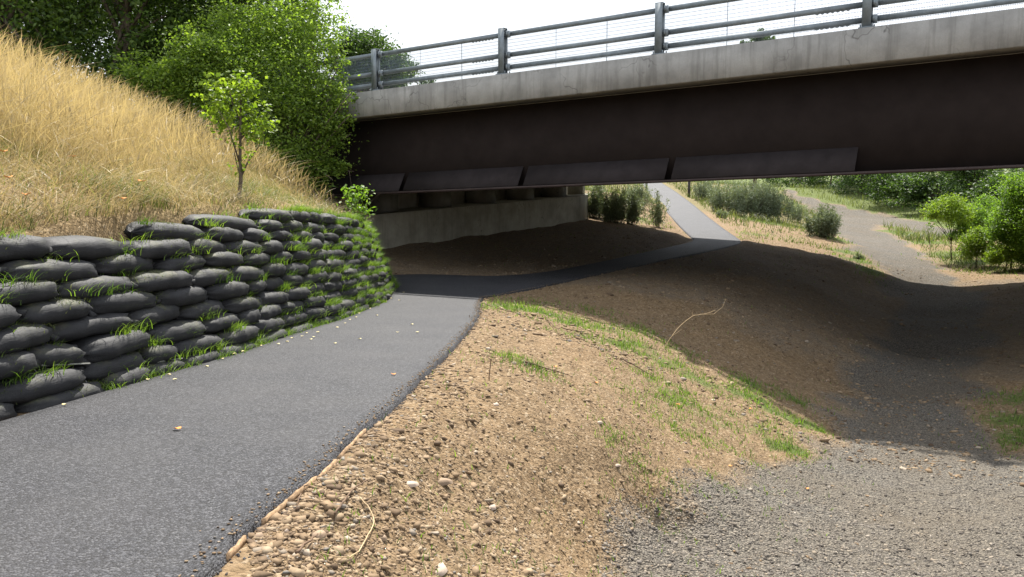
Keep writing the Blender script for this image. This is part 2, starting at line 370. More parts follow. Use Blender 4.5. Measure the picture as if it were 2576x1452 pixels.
for Y in (-4, -1, 1, 3, 4.5, 6, 7, 8, 9.5, 11, 13, 15, 16.5): BK.append((np.interp(Y, WB[:12, 1], WB[:12, 0]) - .62, Y, zp(Y) + wall_h(Y)))
BK += [(-3.35, 18.0, -.72), (-4.0, 19.2, -.68), (-5.2, 20.2, -.55), (-7, 20.8, .3), (-8.6, 14, 1.95), (-8.3, 20.2, 1.55), (-5.6, 18.6, .35), (-4.6, 18.4, -.25), (-6.9, 17.5, 1.05), (-5.6, 10, .55), (-6.5, 13, .95), (-7.5, 8, 1.7), (-9.5, 5, 2.4), (-7, 2, 1.6), (-8, -3, 2.0), (-5.2, 14, .3), (-5.0, 6.5, .35), (-4.6, 4.2, .15), (-6, 16, .55),
       (-12, 12, 2.7), (-12, 18, 2.2), (-14, 22, 2.1), (-10.5, 21.5, 1.7), (-20, 10, 3.2), (-20, 0, 3.2), (-60, 0, 4), (-60, 20, 4), (-60, -6, 4)]
TB = TPS(BK)
def Hs(x, y, relief=True):
    x = np.asarray(x, float); y = np.asarray(y, float)
    z = TG(x, y)
    near = (np.hypot(x, y) < 130)
    d, i, t = seg_dist(x, y, PC[:, :2]); i = np.minimum(i, len(PC) - 2); zc = PC[i, 2] * (1 - t) + PC[i + 1, 2] * t
    dp, _, _ = seg_dist(x, y, PATH_POLY, True); ins = inside(x, y, PATH_POLY)
    sdp = np.where(ins, -dp, dp)
    wp = 1 - smooth(.02, .55, sdp)
    rr0 = np.hypot(x, y)
    lump = (vnoise(x, y, .9) * .07 + vnoise(x, y, 2.7, 1) * .045 + vnoise(x, y, 6, 6) * .030 * (rr0 < 40) + vnoise(x, y, 11, 2) * .024 * (rr0 < 25) + vnoise(x, y, 26, 3) * .014 * (rr0 < 12)) if relief else 0
    rr = np.hypot(x, y)
    lump = lump * smooth(.0, .25, sdp) * (.4 + .6 * (1 - smooth(25, 60, rr)))
    z = z * (1 - wp) + (zc - .05 + .04 * smooth(.0, .06, sdp)) * wp + lump
    dw, wi, wt = seg_dist(x, y, WB); iw = inside(x, y, WALL_POLY); w_ = np.where(iw, dw, -dw)
    zbase = np.where(y < 17.5, zp(np.clip(y, -6, 17.5)), zp(17.5))
    zb = np.minimum(TB(x, y) + (vnoise(x, y, .8, 4) * .16 + vnoise(x, y, 3, 5) * .06 if relief else 0), zbase + 3.5 * np.maximum(w_ - .22, 0) - .02)
    z = np.where(iw, np.where(w_ < .22, np.minimum(z, zbase - .02), zb), z)
    aa = x * AH[0] + y * AH[1]; pp_ = x * PH[0] + y * PH[1]; hid = (aa > 16.15) & (aa < 17.75) & (pp_ > 15.9) & (pp_ < 33.0)
    z = np.where(hid, np.minimum(z, -1.7), z); hid2 = (aa >= 17.75) & (aa < 24) & (pp_ > 16.2) & (pp_ < 33.2); z = np.where(hid2, np.minimum(z, 1.2), z)
    return z, sdp, w_
def Hz(x, y): return Hs(np.atleast_1d(np.asarray(x, float)), np.atleast_1d(np.asarray(y, float)))[0]
_ys = np.exp(np.linspace(math.log(1.6), math.log(170), 700))
def pick(x, y):
    r = ray(x, y); s = _ys / r[1]; P = r[None, :] * s[:, None]; h = Hz(P[:, 0], P[:, 1]); m = np.where(P[:, 2] < h)[0]
    if len(m) == 0 or m[0] == 0: return P[-1]
    k = m[0]; e0 = P[k - 1, 2] - h[k - 1]; e1 = P[k, 2] - h[k]; t = e0 / (e0 - e1); return P[k - 1] * (1 - t) + P[k] * t
def pickl(L): return np.array([pick(*q) for q in L])

# ------------------------------------------------------------------ ground
GRAV = pickl([(1480,1500),(1590,1395),(1650,1338),(1750,1290),(1840,1232),(1950,1185),(2050,1135),(2085,1090),(2105,1030),(2130,960),(2185,880),(2225,800),(2245,745),(2222,705),(2190,657),(2150,630),(2122,600),(2090,565),(2030,518),(1990,495)])[:, :2]
GR2 = pickl([(2000,488),(2100,512),(2250,543),(2370,570),(2460,590),(2460,612),(2370,592),(2290,578),(2200,563),(2295,619),(2370,678),(2462,728),(2490,760),(2490,860),(2440,940),(2455,1000),(2480,1060),(2530,1140)])[:, :2]
GRAV_POLY = np.vstack([[(.2, -12), (.3, 0), (.35, 3.2)], GRAV, [(48, 170), (50, 170)], GR2, [(7.6, 10.2), (8.5, 8), (9, 0), (9, -12)]])
def polar():
    az = np.concatenate([np.linspace(-180, -62, 40)[:-1], np.linspace(-62, -36, 60)[:-1], np.linspace(-36, 36, 640), np.linspace(36, 62, 60)[1:], np.linspace(62, 180, 40)[1:]])
    rr = np.concatenate([[.05, .5, 1.0, 1.5], np.exp(np.linspace(math.log(1.9), math.log(45), 430)), np.exp(np.linspace(math.log(45), math.log(900), 110))[1:]])
    a = np.radians(az); X = rr[:, None] * np.sin(a)[None]; Y = rr[:, None] * np.cos(a)[None]; return X, Y
GX, GY = polar()
GZ, SDP, SDW = Hs(GX, GY)
dg, _, _ = seg_dist(GX, GY, GRAV_POLY, True); ig = inside(GX, GY, GRAV_POLY); sg = np.where(ig, dg, -dg)
rr_ = np.hypot(GX, GY)
wdt = .22 + .012 * rr_
GRV = np.clip(.5 + sg / (2 * wdt) + vnoise(GX, GY, 1.1, 5) * .9, 0, 1) * (1 - (SDW > 0))
PPg = GX * PH[0] + GY * PH[1]; AAg = GX * AH[0] + GY * AH[1]
GRV = np.maximum(GRV, .44 * smooth(14.8, 17, PPg + vnoise(GX, GY, .6, 3) * 2) * (1 - smooth(30, 32, PPg + vnoise(GX, GY, .6, 3) * 2)) * (AAg < 16.5) * (SDW < 0))   # soil greyed with gravel colour under the bridge, painting in its cool shade
def spots(x, y, L):
    g = np.zeros(np.shape(x))
    for (px, py, rad, amp) in L:
        c = SP[(px, py)]; g = np.maximum(g, amp * np.exp(-(((x - c[0]) ** 2 + (y - c[1]) ** 2) / (rad * rad))))
    return g
GSP = [(1250,765,.5,.8),(1310,775,.5,.9),(1370,790,.5,.9),(1430,810,.5,.75),(1500,822,.45,.7),(1420,838,.35,.55),(1560,870,.5,.65),(1600,865,.4,.6),(1680,915,.45,.65),(1760,955,.45,.65),(1850,985,.35,.7),(1905,1010,.3,.9),(1950,1040,.3,.8),(2000,1060,.3,.9),(2050,1075,.28,.8),(1700,1000,.5,.5),
       (1640,960,.45,.35),(1780,1050,.45,.4),(1550,1100,.2,.18),(1990,1130,.22,.85),(1950,1120,.2,.7),(1900,985,.4,.5),(1990,1000,.35,.65),(1620,1180,.15,.18),(1550,1140,.15,.15),(1660,1050,.4,.4),(1300,905,.3,.3),(1360,930,.2,.3),
       (2570,1000,.6,.8),(2540,1060,.5,.7),(2575,1100,.5,.7),(1350,760,.6,.5),(1450,775,.5,.4),(1500,790,.5,.5),(1600,830,.5,.6),(1560,840,.4,.6),(1700,880,.4,.6),(1480,850,.4,.6),(1650,900,.4,.5),(1880,960,.3,.8),(1830,1040,.5,.35),(1900,1080,.4,.4),(1730,1060,.5,.3),
       (1590,545,1.5,.8),(1630,560,1.2,.6),(1900,590,1.6,.6),(1990,600,1.5,.5),(2100,600,1.3,.8),(2130,635,1.1,.9),(2160,655,1.0,.9),(2185,678,.8,.9),(2080,585,1.5,.8),(1930,560,1.8,.6),(1860,600,1.2,.35),
       (2250,585,1.3,.7),(2320,610,1.8,.8),(2400,640,1.8,.8),(2460,660,2,.8),(2550,680,1.8,.6),(2290,570,2.0,.6)]
SP = {(a, b): pick(a, b) for a, b, _, _ in GSP}
far_green = smooth(40, 58, rr_) * (1 - smooth(.2, .7, GRV)) * .55
wooded = smooth(24, 32, GX) * smooth(40, 60, GY) * .5
GRS = np.clip(spots(GX, GY, GSP) * .80 + .10 * smooth(.8, 2.2, GX) * (GY < 13) + far_green + wooded + .12 * (rr_ < 45), 0, 1) * (1 - smooth(.4, .7, GRV))
onb = (SDW > .3)
STR = np.where(onb, smooth(.35, .9, SDW), 0)
bare = np.exp(-(((GX + 4.1) ** 2) / .5 + ((GY - 6.9) ** 2) / 1.2)) + np.exp(-(((GX + 3.5) ** 2) / .2 + ((GY - 13) ** 2) / 6))
STR = STR * (1 - np.clip(bare, 0, 1) * .8)
GRS = np.where(onb, .12, GRS)
nr, nc = GX.shape
V = np.c_[GX.ravel(), GY.ravel(), GZ.ravel()]
ii = np.arange(nr - 1)[:, None] * nc; jj = np.arange(nc - 1)[None]
Fq = np.stack([ii + jj, ii + nc + jj, ii + nc + jj + 1, ii + jj + 1], -1).reshape(-1, 4)[:, ::-1]
gf = GRV.ravel()[Fq].mean(1) > .5
# faces under the asphalt and inside the grid seam stay on the ground sheet
def sheet(name, m, label=None):
    f = Fq[m]; u, inv = np.unique(f, return_inverse=True)
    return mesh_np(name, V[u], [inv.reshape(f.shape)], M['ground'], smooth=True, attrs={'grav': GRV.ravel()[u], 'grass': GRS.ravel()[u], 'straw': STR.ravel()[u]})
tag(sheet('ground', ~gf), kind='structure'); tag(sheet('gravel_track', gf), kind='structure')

# asphalt path: one sheet with a low edge
n_ = len(PLs); K = 14
PV = []
for k in range(K + 1):
    t = k / K; jit = 0
    PV.append(PLs * (1 - t) + PRs * t)
PV = np.array(PV)
edge = vnoise(PRs[:, 1] * 3, PRs[:, 0], 2.0, 2)[:, None] * .05; nrm = (PRs - PLs); nrm /= np.linalg.norm(nrm, axis=1)[:, None]
PV[-1] += nrm * edge; PV[:, :, 2] += .0
skl = PV[0] - nrm * .03 + [0, 0, -.07]; skr = PV[-1] + nrm * .02 + [0, 0, -.07]
PV = np.concatenate([skl[None], PV, skr[None]], 0)
a_ = np.arange(K + 2)[:, None] * n_; b_ = np.arange(n_ - 1)[None]
PF = np.stack([a_ + b_, a_ + n_ + b_, a_ + n_ + b_ + 1, a_ + b_ + 1], -1).reshape(-1, 4)
tag(mesh_np('asphalt_path', PV.reshape(-1, 3), [PF], M['asphalt'], smooth=True), kind='structure')

# ------------------------------------------------------------------ bridge
def prism(mb, prof, a0, a1, n=24):
    """closed (p,dz) outline swept along the bridge"""
    k = len(prof); V_ = []
    for a in np.linspace(a0, a1, n + 1):
        for (p, dz) in prof: V_.append(B(a, p, dz))
    f4 = []
    for i in range(n):
        for j in range(k): f4.append((i * k + j, i * k + (j + 1) % k, (i + 1) * k + (j + 1) % k, (i + 1) * k + j))
    mb.add(V_, f4); m0 = np.array(V_[:k]).mean(0); m1 = np.array(V_[-k:]).mean(0)
    mb.add(list(V_[:k]) + [m0], F3=[(k, (j + 1) % k, j) for j in range(k)]); mb.add(list(V_[-k:]) + [m1], F3=[(k, j, (j + 1) % k) for j in range(k)])
bridge = empty('road_bridge', B(8, P0 + 8, -3), 'concrete edged road bridge on dark brown steel girders spanning the path and gravel track', 'bridge')
A_LO, A_HI = -16, 30
m = MB(); prism(m, [(P0, -.004), (P0 + .03, 0), (P0 + .5, 0), (P0 + .5, -.25), (P0 + .62, -.28), (P0 + .62, -.66), (P0 + .02, -.63), (P0, -.61)], A_LO, A_HI, 40)
m.build('parapet_edge_beam', M['concrete'], bridge)
m = MB(); q = P0 + WID; prism(m, [(q, 0), (q, -.62), (q - .62, -.66), (q - .62, -.28), (q - .5, -.25), (q - .5, 0)][::-1], A_LO, A_HI, 20)
m.build('parapet_edge_beam', M['concrete'], bridge)
m = MB(); prism(m, [(P0 + .62, -.3), (P0 + WID - .62, -.3), (P0 + WID - .62, -.655), (P0 + .62, -.655)], A_LO, A_HI, 20)
m.build('deck_slab', M['concrete'], bridge)
GP = [P0 + .80, 19.55, 22.3, 25.0, 27.7, 30.4, P0 + WID - .8]
for i, gp in enumerate(GP):
    m = MB(); prism(m, [(gp - .012, -.655), (gp + .012, -.655), (gp + .012, -2.55), (gp - .012, -2.55)], A_LO + 1, 17.3)
    g = m.build('girder_web', M['steel'], bridge)
    m = MB(); prism(m, [(gp - .30, -2.552), (gp + .30, -2.552), (gp + .30, -2.61), (gp - .30, -2.61)], A_LO + 1, 17.3); m.build('bottom_flange', M['flange'], g)
gw = [o for o in bridge.children if o.name.startswith('girder_web')][0]
def a_of(x, y, p): r = onp(x, y, p); return float(AH @ r[:2])
cuts = [a_of(1007, 480, P0 + .52), a_of(1308, 466, P0 + .52), a_of(1678, 450, P0 + .52), a_of(2150, 428, P0 + .52)]
segs = [(17.0, cuts[0] + .05), (cuts[0] - .09, cuts[1] + .06), (cuts[1] - .09, cuts[2] + .06), (cuts[2] - .09, cuts[3])]
for (a1, a0) in segs:
    m = MB(); p1 = P0 + .515; p2 = P0 + .786
    sh = .0
    q = [B(a0, p1, -2.545), B(a1, p1, -2.545), B(a1 + sh, p2, -2.10), B(a0 + sh, p2, -2.10)]
    q2 = [B(a0, p1 - .012, -2.535), B(a1, p1 - .012, -2.535), B(a1 + sh, p2 - .012, -2.09), B(a0 + sh, p2 - .012, -2.09)]
    m.hexa(q + q2); m.build('cover_plate', M['plate'], bridge)
# abutment: wall with a rounded far corner, bearing shelf, plinths and back wall
def shelf(p): return -.67 + .036 * (p - 18.6)
def AB(a, p, z): q_ = a * AH + p * PH; return (q_[0], q_[1], z)
prof = [(16.0, p) for p in np.linspace(15.9, 30.3, 18)] + [(22.0 - 6.0 * math.cos(t), 30.3 + 6.0 * math.sin(t)) for t in np.linspace(.05, .96, 20)] + [(23.0, 35.4)]
m = MB(); n = len(prof); V_ = [AB(a, p, shelf(p)) for a, p in prof] + [AB(a, p, -3.6) for a, p in prof]
f4 = [(i, i + 1, n + i + 1, n + i) for i in range(n - 1)]; m.add(V_, f4)
m.add([AB(a, p, shelf(p)) for a, p in prof] + [AB(max(a, 17.6), min(p, 34.8), shelf(p)) for a, p in prof], [(i, n + i, n + i + 1, i + 1) for i in range(n - 1)])
m.add([AB(16, 15.9, shelf(15.9)), AB(22, 15.9, shelf(15.9)), AB(22, 15.9, -3.6), AB(16, 15.9, -3.6)], [(0, 1, 2, 3)])
ab = m.build('abutment_wall', M['abut'], bridge, smooth=False)
m = MB(); c = [AB(17.5, 15.6, -3.4), AB(18.0, 15.6, -3.4), AB(18.0, 33.05, -3.4), AB(17.5, 33.05, -3.4)]
m.hexa(c + [tuple(np.array(B(a, p, -.66))) for a, p in ((17.5, 15.6), (18.0, 15.6), (18.0, 33.05), (17.5, 33.05))]); m.build('back_wall', M['abut'], ab)
for gp in GP[:-1]:
    zt = lambda a: B(a, gp, -2.66)[2]
    m = MB(); h = .36
    m.hexa([AB(16.5, gp - h, shelf(gp) - .05), AB(17.3, gp - h, shelf(gp) - .05), AB(17.3, gp + h, shelf(gp) - .05), AB(16.5, gp + h, shelf(gp) - .05)] +
           [AB(16.5, gp - h, zt(16.5)), AB(17.3, gp - h, zt(16.5)), AB(17.3, gp + h, zt(16.5)), AB(16.5, gp + h, zt(16.5))]); m.build('bearing_plinth', M['plinth'], ab)
m = MB(); m.hexa([AB(16.75, 32.66, -.5), AB(21.8, 32.66, -.5), AB(21.8, 32.90, -.5), AB(16.75, 32.90, -.5)] + [B(16.75, 32.66, -.67), B(21.8, 32.66, -.67), B(21.8, 32.90, -.67), B(16.75, 32.90, -.67)]); m.build('end_upstand', M['abut'], ab)
m = MB(); m.hexa([AB(-6, 15.7, -4.6), AB(-7.5, 15.7, -4.6), AB(-7.5, 33.4, -4.6), AB(-6, 33.4, -4.6)][::-1] + [B(-6, 15.7, -.66), B(-7.5, 15.7, -.66), B(-7.5, 33.4, -.66), B(-6, 33.4, -.66)][::-1]); m.build('abutment_wall', M['abut'], bridge)

# railing
rail = empty('bridge_railing', B(6.7, P0 + .15, 0), 'grey galvanised steel post and rail parapet with fine wire mesh along the bridge edge', 'railing')
PA = [-4.94, -1.1, 2.76, 6.72, 10.52, 14.32, 18.1, 21.9]
for a in PA:
    m = MB(); p1, p2 = P0 + .07, P0 + .23; w2 = .078
    def bx(mb, a0, a1, p0, p1_, z0, z1): mb.hexa([B(a1, p0, z0), B(a0, p0, z0), B(a0, p1_, z0), B(a1, p1_, z0), B(a1, p0, z1), B(a0, p0, z1), B(a0, p1_, z1), B(a1, p1_, z1)])
    bx(m, a - w2, a + w2, p1, p1 + .014, .02, 1.02); bx(m, a - w2, a + w2, p2 - .014, p2, .02, 1.02); bx(m, a - .008, a + .008, p1 + .014, p2 - .014, .02, 1.0)
    bx(m, a - w2, a + w2, p1, p2, 1.02, 1.03)
    po = m.build('post', M['galv'], rail)
    m = MB(); bx(m, a - .13, a + .13, p1 - .02, p2 + .1, .001, .022)
    for s in (-1, 1):
        m.tube([B(a + s * .10, p1 + .01, .02), B(a + s * .10, p1 + .01, .075)], .014, 6)
        m.tube([B(a + s * .10, p2 + .05, .02), B(a + s * .10, p2 + .05, .075)], .014, 6)
    m.build('base_plate', M['galv'], po)
    for z in (.907, .442, .167):
        m = MB(); bx(m, a - w2 - .085, a - w2 - .002, p2 - .07, p2 + .0, z - .085, z + .06); bx(m, a - w2 - .05, a - w2 - .002, p2 - .10, p2 - .07, z - .05, z + .05); m.build('bracket', M['galv'], po)
for z in (.907, .442, .167):
    for i in range(len(PA) - 1):
        a0, a1 = PA[i] + .004, PA[i + 1] - .004
        m = MB(); bx(m, a0, a1, P0 + .232, P0 + .292, z - .05, z + .05); r_ = m.build('rail', M['galv'], rail)
        if i % 2 == 0:
            m = MB(); n_t = 15; V_ = []
            for p_ in (P0 + .238, P0 + .262):
                for q_ in range(n_t): V_ += [B(a0 + .3 + q_ * .045, p_, z - .052), B(a0 + .3 + q_ * .045, p_, z - (.078 if q_ % 2 else .054))]
            o_ = 2 * n_t; f4 = []
            for q_ in range(n_t - 1): f4 += [(2 * q_, 2 * q_ + 1, 2 * q_ + 3, 2 * q_ + 2), (o_ + 2 * q_ + 2, o_ + 2 * q_ + 3, o_ + 2 * q_ + 1, o_ + 2 * q_), (2 * q_ + 1, o_ + 2 * q_ + 1, o_ + 2 * q_ + 3, 2 * q_ + 3)]
            m.add(V_, f4); m.build('splice_joint', M['galv'], r_)
for i in range(len(PA) - 1):
    m = MB(); a0, a1 = PA[i] + .02, PA[i + 1] - .02; t = .0026
    for a in np.arange(a0, a1, .0255):
        bx(m, a, a + 2 * t, P0 + .31, P0 + .31 + t, .015, .955)
    for z in np.arange(.03, .95, .0755): bx(m, a0, a1, P0 + .3125, P0 + .3125 + 1.5 * t, z, z + 2.2 * t)
    for f in (.33, .66): a = a0 + (a1 - a0) * f; bx(m, a, a + .008, P0 + .316, P0 + .322, .012, .957)
    m.build('wire_mesh_panel', M['wire'], rail)
# ------------------------------------------------------------------ earth bag wall
WBs = subdiv(WB, 6); WBs = smooth_line(WBs, 20, 6)
_d = np.r_[0, np.cumsum(np.hypot(*np.diff(WBs, axis=0).T))]
CS = np.arange(0, _d[-1], .03); CX = np.interp(CS, _d, WBs[:, 0]); CY = np.interp(CS, _d, WBs[:, 1])
TX = np.gradient(CX, CS); TY = np.gradient(CY, CS); NXl = -TY; NYl = TX      # left normal: into the bank
def czc(i):   # height of the middle of a course above the path
    return [-.005, .125, .285, .44, .59, .745, .895, 1.03, 1.165, 1.30, 1.43][i]
def course(i):
    off = i * .038 + .20 + .012 * i * smooth(14, 18, CY)
    X = CX + NXl * off; Y = CY + NYl * off; Z = zp(np.minimum(CY, 17.5)) + czc(i) - .010 * i * smooth(15, 18, CY)
    return X, Y, Z
def d2(v): return v / 2.30
JO = {0: [-20, 13, 220, 330, 420, 512, 610, 690],
      1: [-60, 163, 328, 402, 522, 614, 682, 745, 785],
      2: [-120, 37, 158, 338, 478, 572, 616, 678, 742, 785],
      3: [-130, 88, 286, 430, 538, 627, 688, 742, 790],
      4: [0, 177, 361, 493, 593, 638, 692, 740, 791],
      5: [-110, 93, 290, 435, 536, 634, 688, 746, 785],
      6: [-30, 213, 365, 484, 579, 656, 706, 752, 796],
      7: [-50, 76, 291, 435, 539, 618, 680, 728, 778],
      8: [326, 487, 577, 652, 705, 755, 792],
      9: [466, 623, 680, 735, 800],
      10: [613, 695, 748, 787, 826]}
DL = (-14, 10, -6, 8, -10, 5, 12, -8, 3, -5, 9)
def bag_mesh(P, rad_h, rad_d, seedv, endon=False):
    """closed pillow round a centre line P (m,3)"""
    m = len(P); n = 20; r_ = np.random.default_rng(seedv)
    T = np.gradient(P, axis=0); T /= np.linalg.norm(T, axis=1)[:, None]; U = np.array([0, 0, 1.]); D = np.cross(T, U); D /= np.linalg.norm(D, axis=1)[:, None]; U2 = np.cross(D, T)
    u = np.linspace(-1, 1, m); e = (1 - np.abs(u) ** (5.5 if not endon else 9)) ** .5
    eh = np.maximum(e, .16); ed = np.maximum(e ** .8, .30)
    an = np.arange(n) * 2 * math.pi / n; ex = .72
    cx = np.sign(np.cos(an)) * np.abs(np.cos(an)) ** ex; cz = np.sign(np.sin(an)) * np.abs(np.sin(an)) ** (ex + .12)
    ph = r_.random(6) * 6.28
    wob = 1 + .035 * np.sin(u * 3 + ph[0]) + .02 * np.sin(u * 8 + ph[1])
    V_ = P[:, None] + (rad_d * ed * wob)[:, None, None] * cx[None, :, None] * D[:, None] + (rad_h * eh * wob)[:, None, None] * cz[None, :, None] * U2[:, None]
    # creases gathered towards the ends, slump and dents
    g = np.abs(u)[:, None] ** 3; cre = .026 * g * np.sin(an[None] * 7 + ph[2] + u[:, None] * 3) + .004 * np.sin(u[:, None] * 12 + an[None] * 2 + ph[3]) + .0035 * r_.normal(size=(m, n)) * (.3 + g) 
    rv = V_ - P[:, None]; V_ = V_ + rv / (np.linalg.norm(rv, axis=2, keepdims=True) + 1e-6) * cre[..., None]
    V_ = V_.reshape(-1, 3); i = np.arange(m - 1)[:, None] * n; j = np.arange(n)[None]; k = (j + 1) % n
    F4 = np.stack([i + j, i + k, i + n + k, i + n + j], -1).reshape(-1, 4)
    V_ = np.vstack([V_, P[0], P[-1]]); c0 = m * n; F3 = [(c0, (q + 1) % n, q) for q in range(n)] + [(c0 + 1, (m - 1) * n + q, (m - 1) * n + (q + 1) % n) for q in range(n)]
    return V_, F4, F3
ORD = ['first', 'second', 'third', 'fourth', 'fifth', 'sixth', 'seventh', 'eighth', 'ninth', 'tenth', 'eleventh', 'twelfth', 'thirteenth', 'fourteenth', 'fifteenth', 'sixteenth', 'seventeenth', 'eighteenth', 'nineteenth', 'twentieth', 'twenty-first', 'twenty-second', 'twenty-third', 'twenty-fourth', 'twenty-fifth', 'twenty-sixth', 'twenty-seventh', 'twenty-eighth']
CN = ['lowest', 'second', 'third', 'fourth', 'fifth', 'sixth', 'seventh', 'eighth', 'ninth', 'tenth', 'top']
BAGS = []
brng = np.random.default_rng(21)
for i in range(11):
    X, Y, Z = course(i); px, py = proj(np.c_[X, Y, Z])
    ok = (Y > 1.5) & (CY < 17.2)
    js = [float(np.interp(x, px[ok], CS[ok])) for x in JO[i]]
    if js[1] - js[0] < .15 and len(js) > 2: js = js[1:]
    last = js[-1] - js[-2]
    while js[-1] < CS[-1] - 2.6:
        js.append(js[-1] + float(np.clip(brng.normal(1.0, .13), .75, 1.25)))
    if i < 8 and js[0] > np.interp(4.2, CY, CS): js = [js[0] - 1.1] + js
    cnt = 0
    for b in range(len(js) - 1):
        s0, s1 = js[b] + .005, js[b + 1] - .005
        if s1 - s0 < .12: continue
        L_ = s1 - s0; mm = 17; s = np.linspace(s0, s1, mm)
        yaw = brng.normal(0, .012); sag = brng.normal(0, .010)
        endon = (i == 2 and b == 1 + 0 and False)
        P = np.c_[np.interp(s, CS, X), np.interp(s, CS, Y), np.interp(s, CS, Z)]
        nx = np.interp(s, CS, NXl); ny = np.interp(s, CS, NYl); t = np.linspace(-1, 1, mm)
        push = brng.normal(0, .018) + yaw * t * 2 - .03 * (1 - t * t)
        P[:, 0] += nx * push; P[:, 1] += ny * push; P[:, 2] += sag + brng.normal(0, .013) * t + .015 * (1 - t * t)
        c = P.mean(0); x_, y_ = proj(P); 
        if x_.max() < -60: continue
        nn_ = np.array([-nx.mean(), -ny.mean()]); vv_ = -c[:2] / np.hypot(*c[:2])
        if nn_ @ vv_ < -.30: continue
        special = (i, b) in SPEC if 'SPEC' in globals() else False
        pxc = float(np.mean(x_)); short = (i == 2 and abs(pxc - 98) < 25) or (i == 1 and abs(pxc - 366) < 18)
        rh = (.091 if i else .085) * float(brng.uniform(.94, 1.08)); rd = .20
        Vb, f4, f3 = bag_mesh(P, rh, rd, int(brng.integers(1e6)), short)
        if x_.max() > 0: cnt += 1
        o = mesh_np('earth_bag', Vb, [f4, np.array(f3)], M['bag'], smooth=True, origin=(c[0], c[1], c[2] - rh))
        o['cn'] = 0; BAGS.append((o, i, cnt, c, P, rh, short)); del o['cn']
ncount = {}
for (o, i, c_, c, P, rh, short) in BAGS: ncount[i] = max(ncount.get(i, 0), c_)
for (o, i, c_, c, P, rh, short) in BAGS:
    off = c_ == 0; c_ = max(c_, 1)
    look = 'short boxy black bag' if short else ('black woven earth bag' if c[1] < 9 else 'black earth bag')
    lab = ('%s in the %s course from the path, %s from the left' % (look, CN[i], ORD[c_ - 1])) if i else '%s half buried at the path edge, %s from the left' % (look, ORD[c_ - 1])
    if off: lab = 'black earth bag beyond the left edge of the view, in the %s course' % CN[i]
    tag(o, lab, 'earth bag', 'bags stacked in the retaining wall')
    if c[1] > 12.5: continue
    # gathered neck where the bag is tied, and the loose cord of some
    e = P[-1]; T = P[-1] - P[-2]; T = T / np.linalg.norm(T); nrm_ = np.array([T[1], -T[0], 0]); nrm_ /= np.linalg.norm(nrm_)
    r_ = np.random.default_rng(int(abs(c[1] * 977 + i)))
    m = MB(); q0 = e - T * .03 + nrm_ * .05; q1 = q0 + T * .035 + nrm_ * .05 + [0, 0, r_.uniform(-.03, .03)]; q2 = q1 + nrm_ * .05 + T * r_.uniform(-.02, .03) + [0, 0, r_.uniform(-.06, .02)]
    m.tube([q0, q1, q2], [.035, .016, .032], 9)
    if r_.random() < .85: mesh = m.build('tied_neck', M['bag'], o, smooth=True)
    if r_.random() < .42:
        m = MB(); s_ = q1; pts = [s_]; 
        for k in range(5): pts.append(pts[-1] + np.array([r_.normal(0, .008), r_.normal(0, .008), -.025]) + nrm_ * .006)
        m.tube(pts, .0035, 5); m.build('tie_cord', M['cord'], o)
    if short:
        m = MB(); pts = []
        for t in np.linspace(.1, .92, 9):
            q = P[0] * (1 - t) + P[-1] * t; pts.append(q + nrm_ * (.205 + .008 * math.sin(t * 9)) + [0, 0, -rh * .55])
        m.tube(pts, [.007] * 9, 6); m.build('sewn_seam', M['cord'], o)

# ------------------------------------------------------------------ foliage helpers
def leaves(C, size, r_, flat=.35, asp=.55, droop=0, rnd=None, n3=False, face=None, fold=.25):
    """rhombic leaves (two triangles bent along the midrib) at centres C"""
    C = np.asarray(C); n = len(C); size = np.broadcast_to(size, (n,))
    d = r_.normal(size=(n, 3)); d[:, 2] = d[:, 2] * (1 - flat) - droop; d /= np.linalg.norm(d, axis=1)[:, None]
    k = r_.normal(size=(n, 3)); k[:, 2] += 1.2 * flat / .35; k -= (k * d).sum(1)[:, None] * d; k /= np.linalg.norm(k, axis=1)[:, None] + 1e-9
    s = np.cross(d, k); a = size[:, None]
    V_ = np.stack([C - d * a * .5, C + s * a * asp * .5 + k * a * fold * .3, C + d * a * .5, C - s * a * asp * .5 + k * a * fold * .3], 1).reshape(-1, 3)
    b = np.arange(n)[:, None] * 4
    F3 = np.concatenate([b + [0, 1, 2], b + [0, 2, 3]], 0)
    rnd = r_.random(n) if rnd is None else rnd
    return V_, F3, np.repeat(rnd, 4)
def blades(base, H, lean, wid, r_, seg=3, head=0., dirs=None, curve=1.0, rnd=None):
    """curved grass blades; lean = sideways reach as a share of the height"""
    n = len(base); H = np.broadcast_to(H, (n,)); lean = np.broadcast_to(lean, (n,)); wid = np.broadcast_to(wid, (n,))
    az = r_.random(n) * 2 * math.pi if dirs is None else dirs
    dx = np.c_[np.cos(az), np.sin(az), np.zeros(n)]; wa = r_.random(n) * math.pi; sx = np.c_[np.cos(wa), np.sin(wa), np.zeros(n)]
    ts = np.linspace(0, 1, seg + 1); V_ = []
    prof = np.interp(ts, [0, .35, 1], [1, .8, .12]) if head == 0 else np.interp(ts, [0, .6, .75, .88, 1], [.55, .4, head, head, .15])
    for t, pw in zip(ts, prof):
        up = H * (t - .32 * lean * t * t); out = H * lean * t ** (1 + curve)
        c = base + dx * out[:, None]; c = c + np.c_[np.zeros(n), np.zeros(n), up]
        V_ += [c - sx * (wid * pw)[:, None] * .5, c + sx * (wid * pw)[:, None] * .5]
    V_ = np.stack(V_, 1).reshape(-1, 3); k = 2 * (seg + 1); b = np.arange(n)[:, None] * k
    F4 = np.concatenate([b + [2 * j, 2 * j + 1, 2 * j + 3, 2 * j + 2] for j in range(seg)], 0)
    rnd = r_.random(n) if rnd is None else rnd
    return V_, F4, np.repeat(rnd, k)
M['leaf_bright'] = mat_leaf('bright_green_leaf', (.06, .13, .018), (.21, .33, .05), .5)
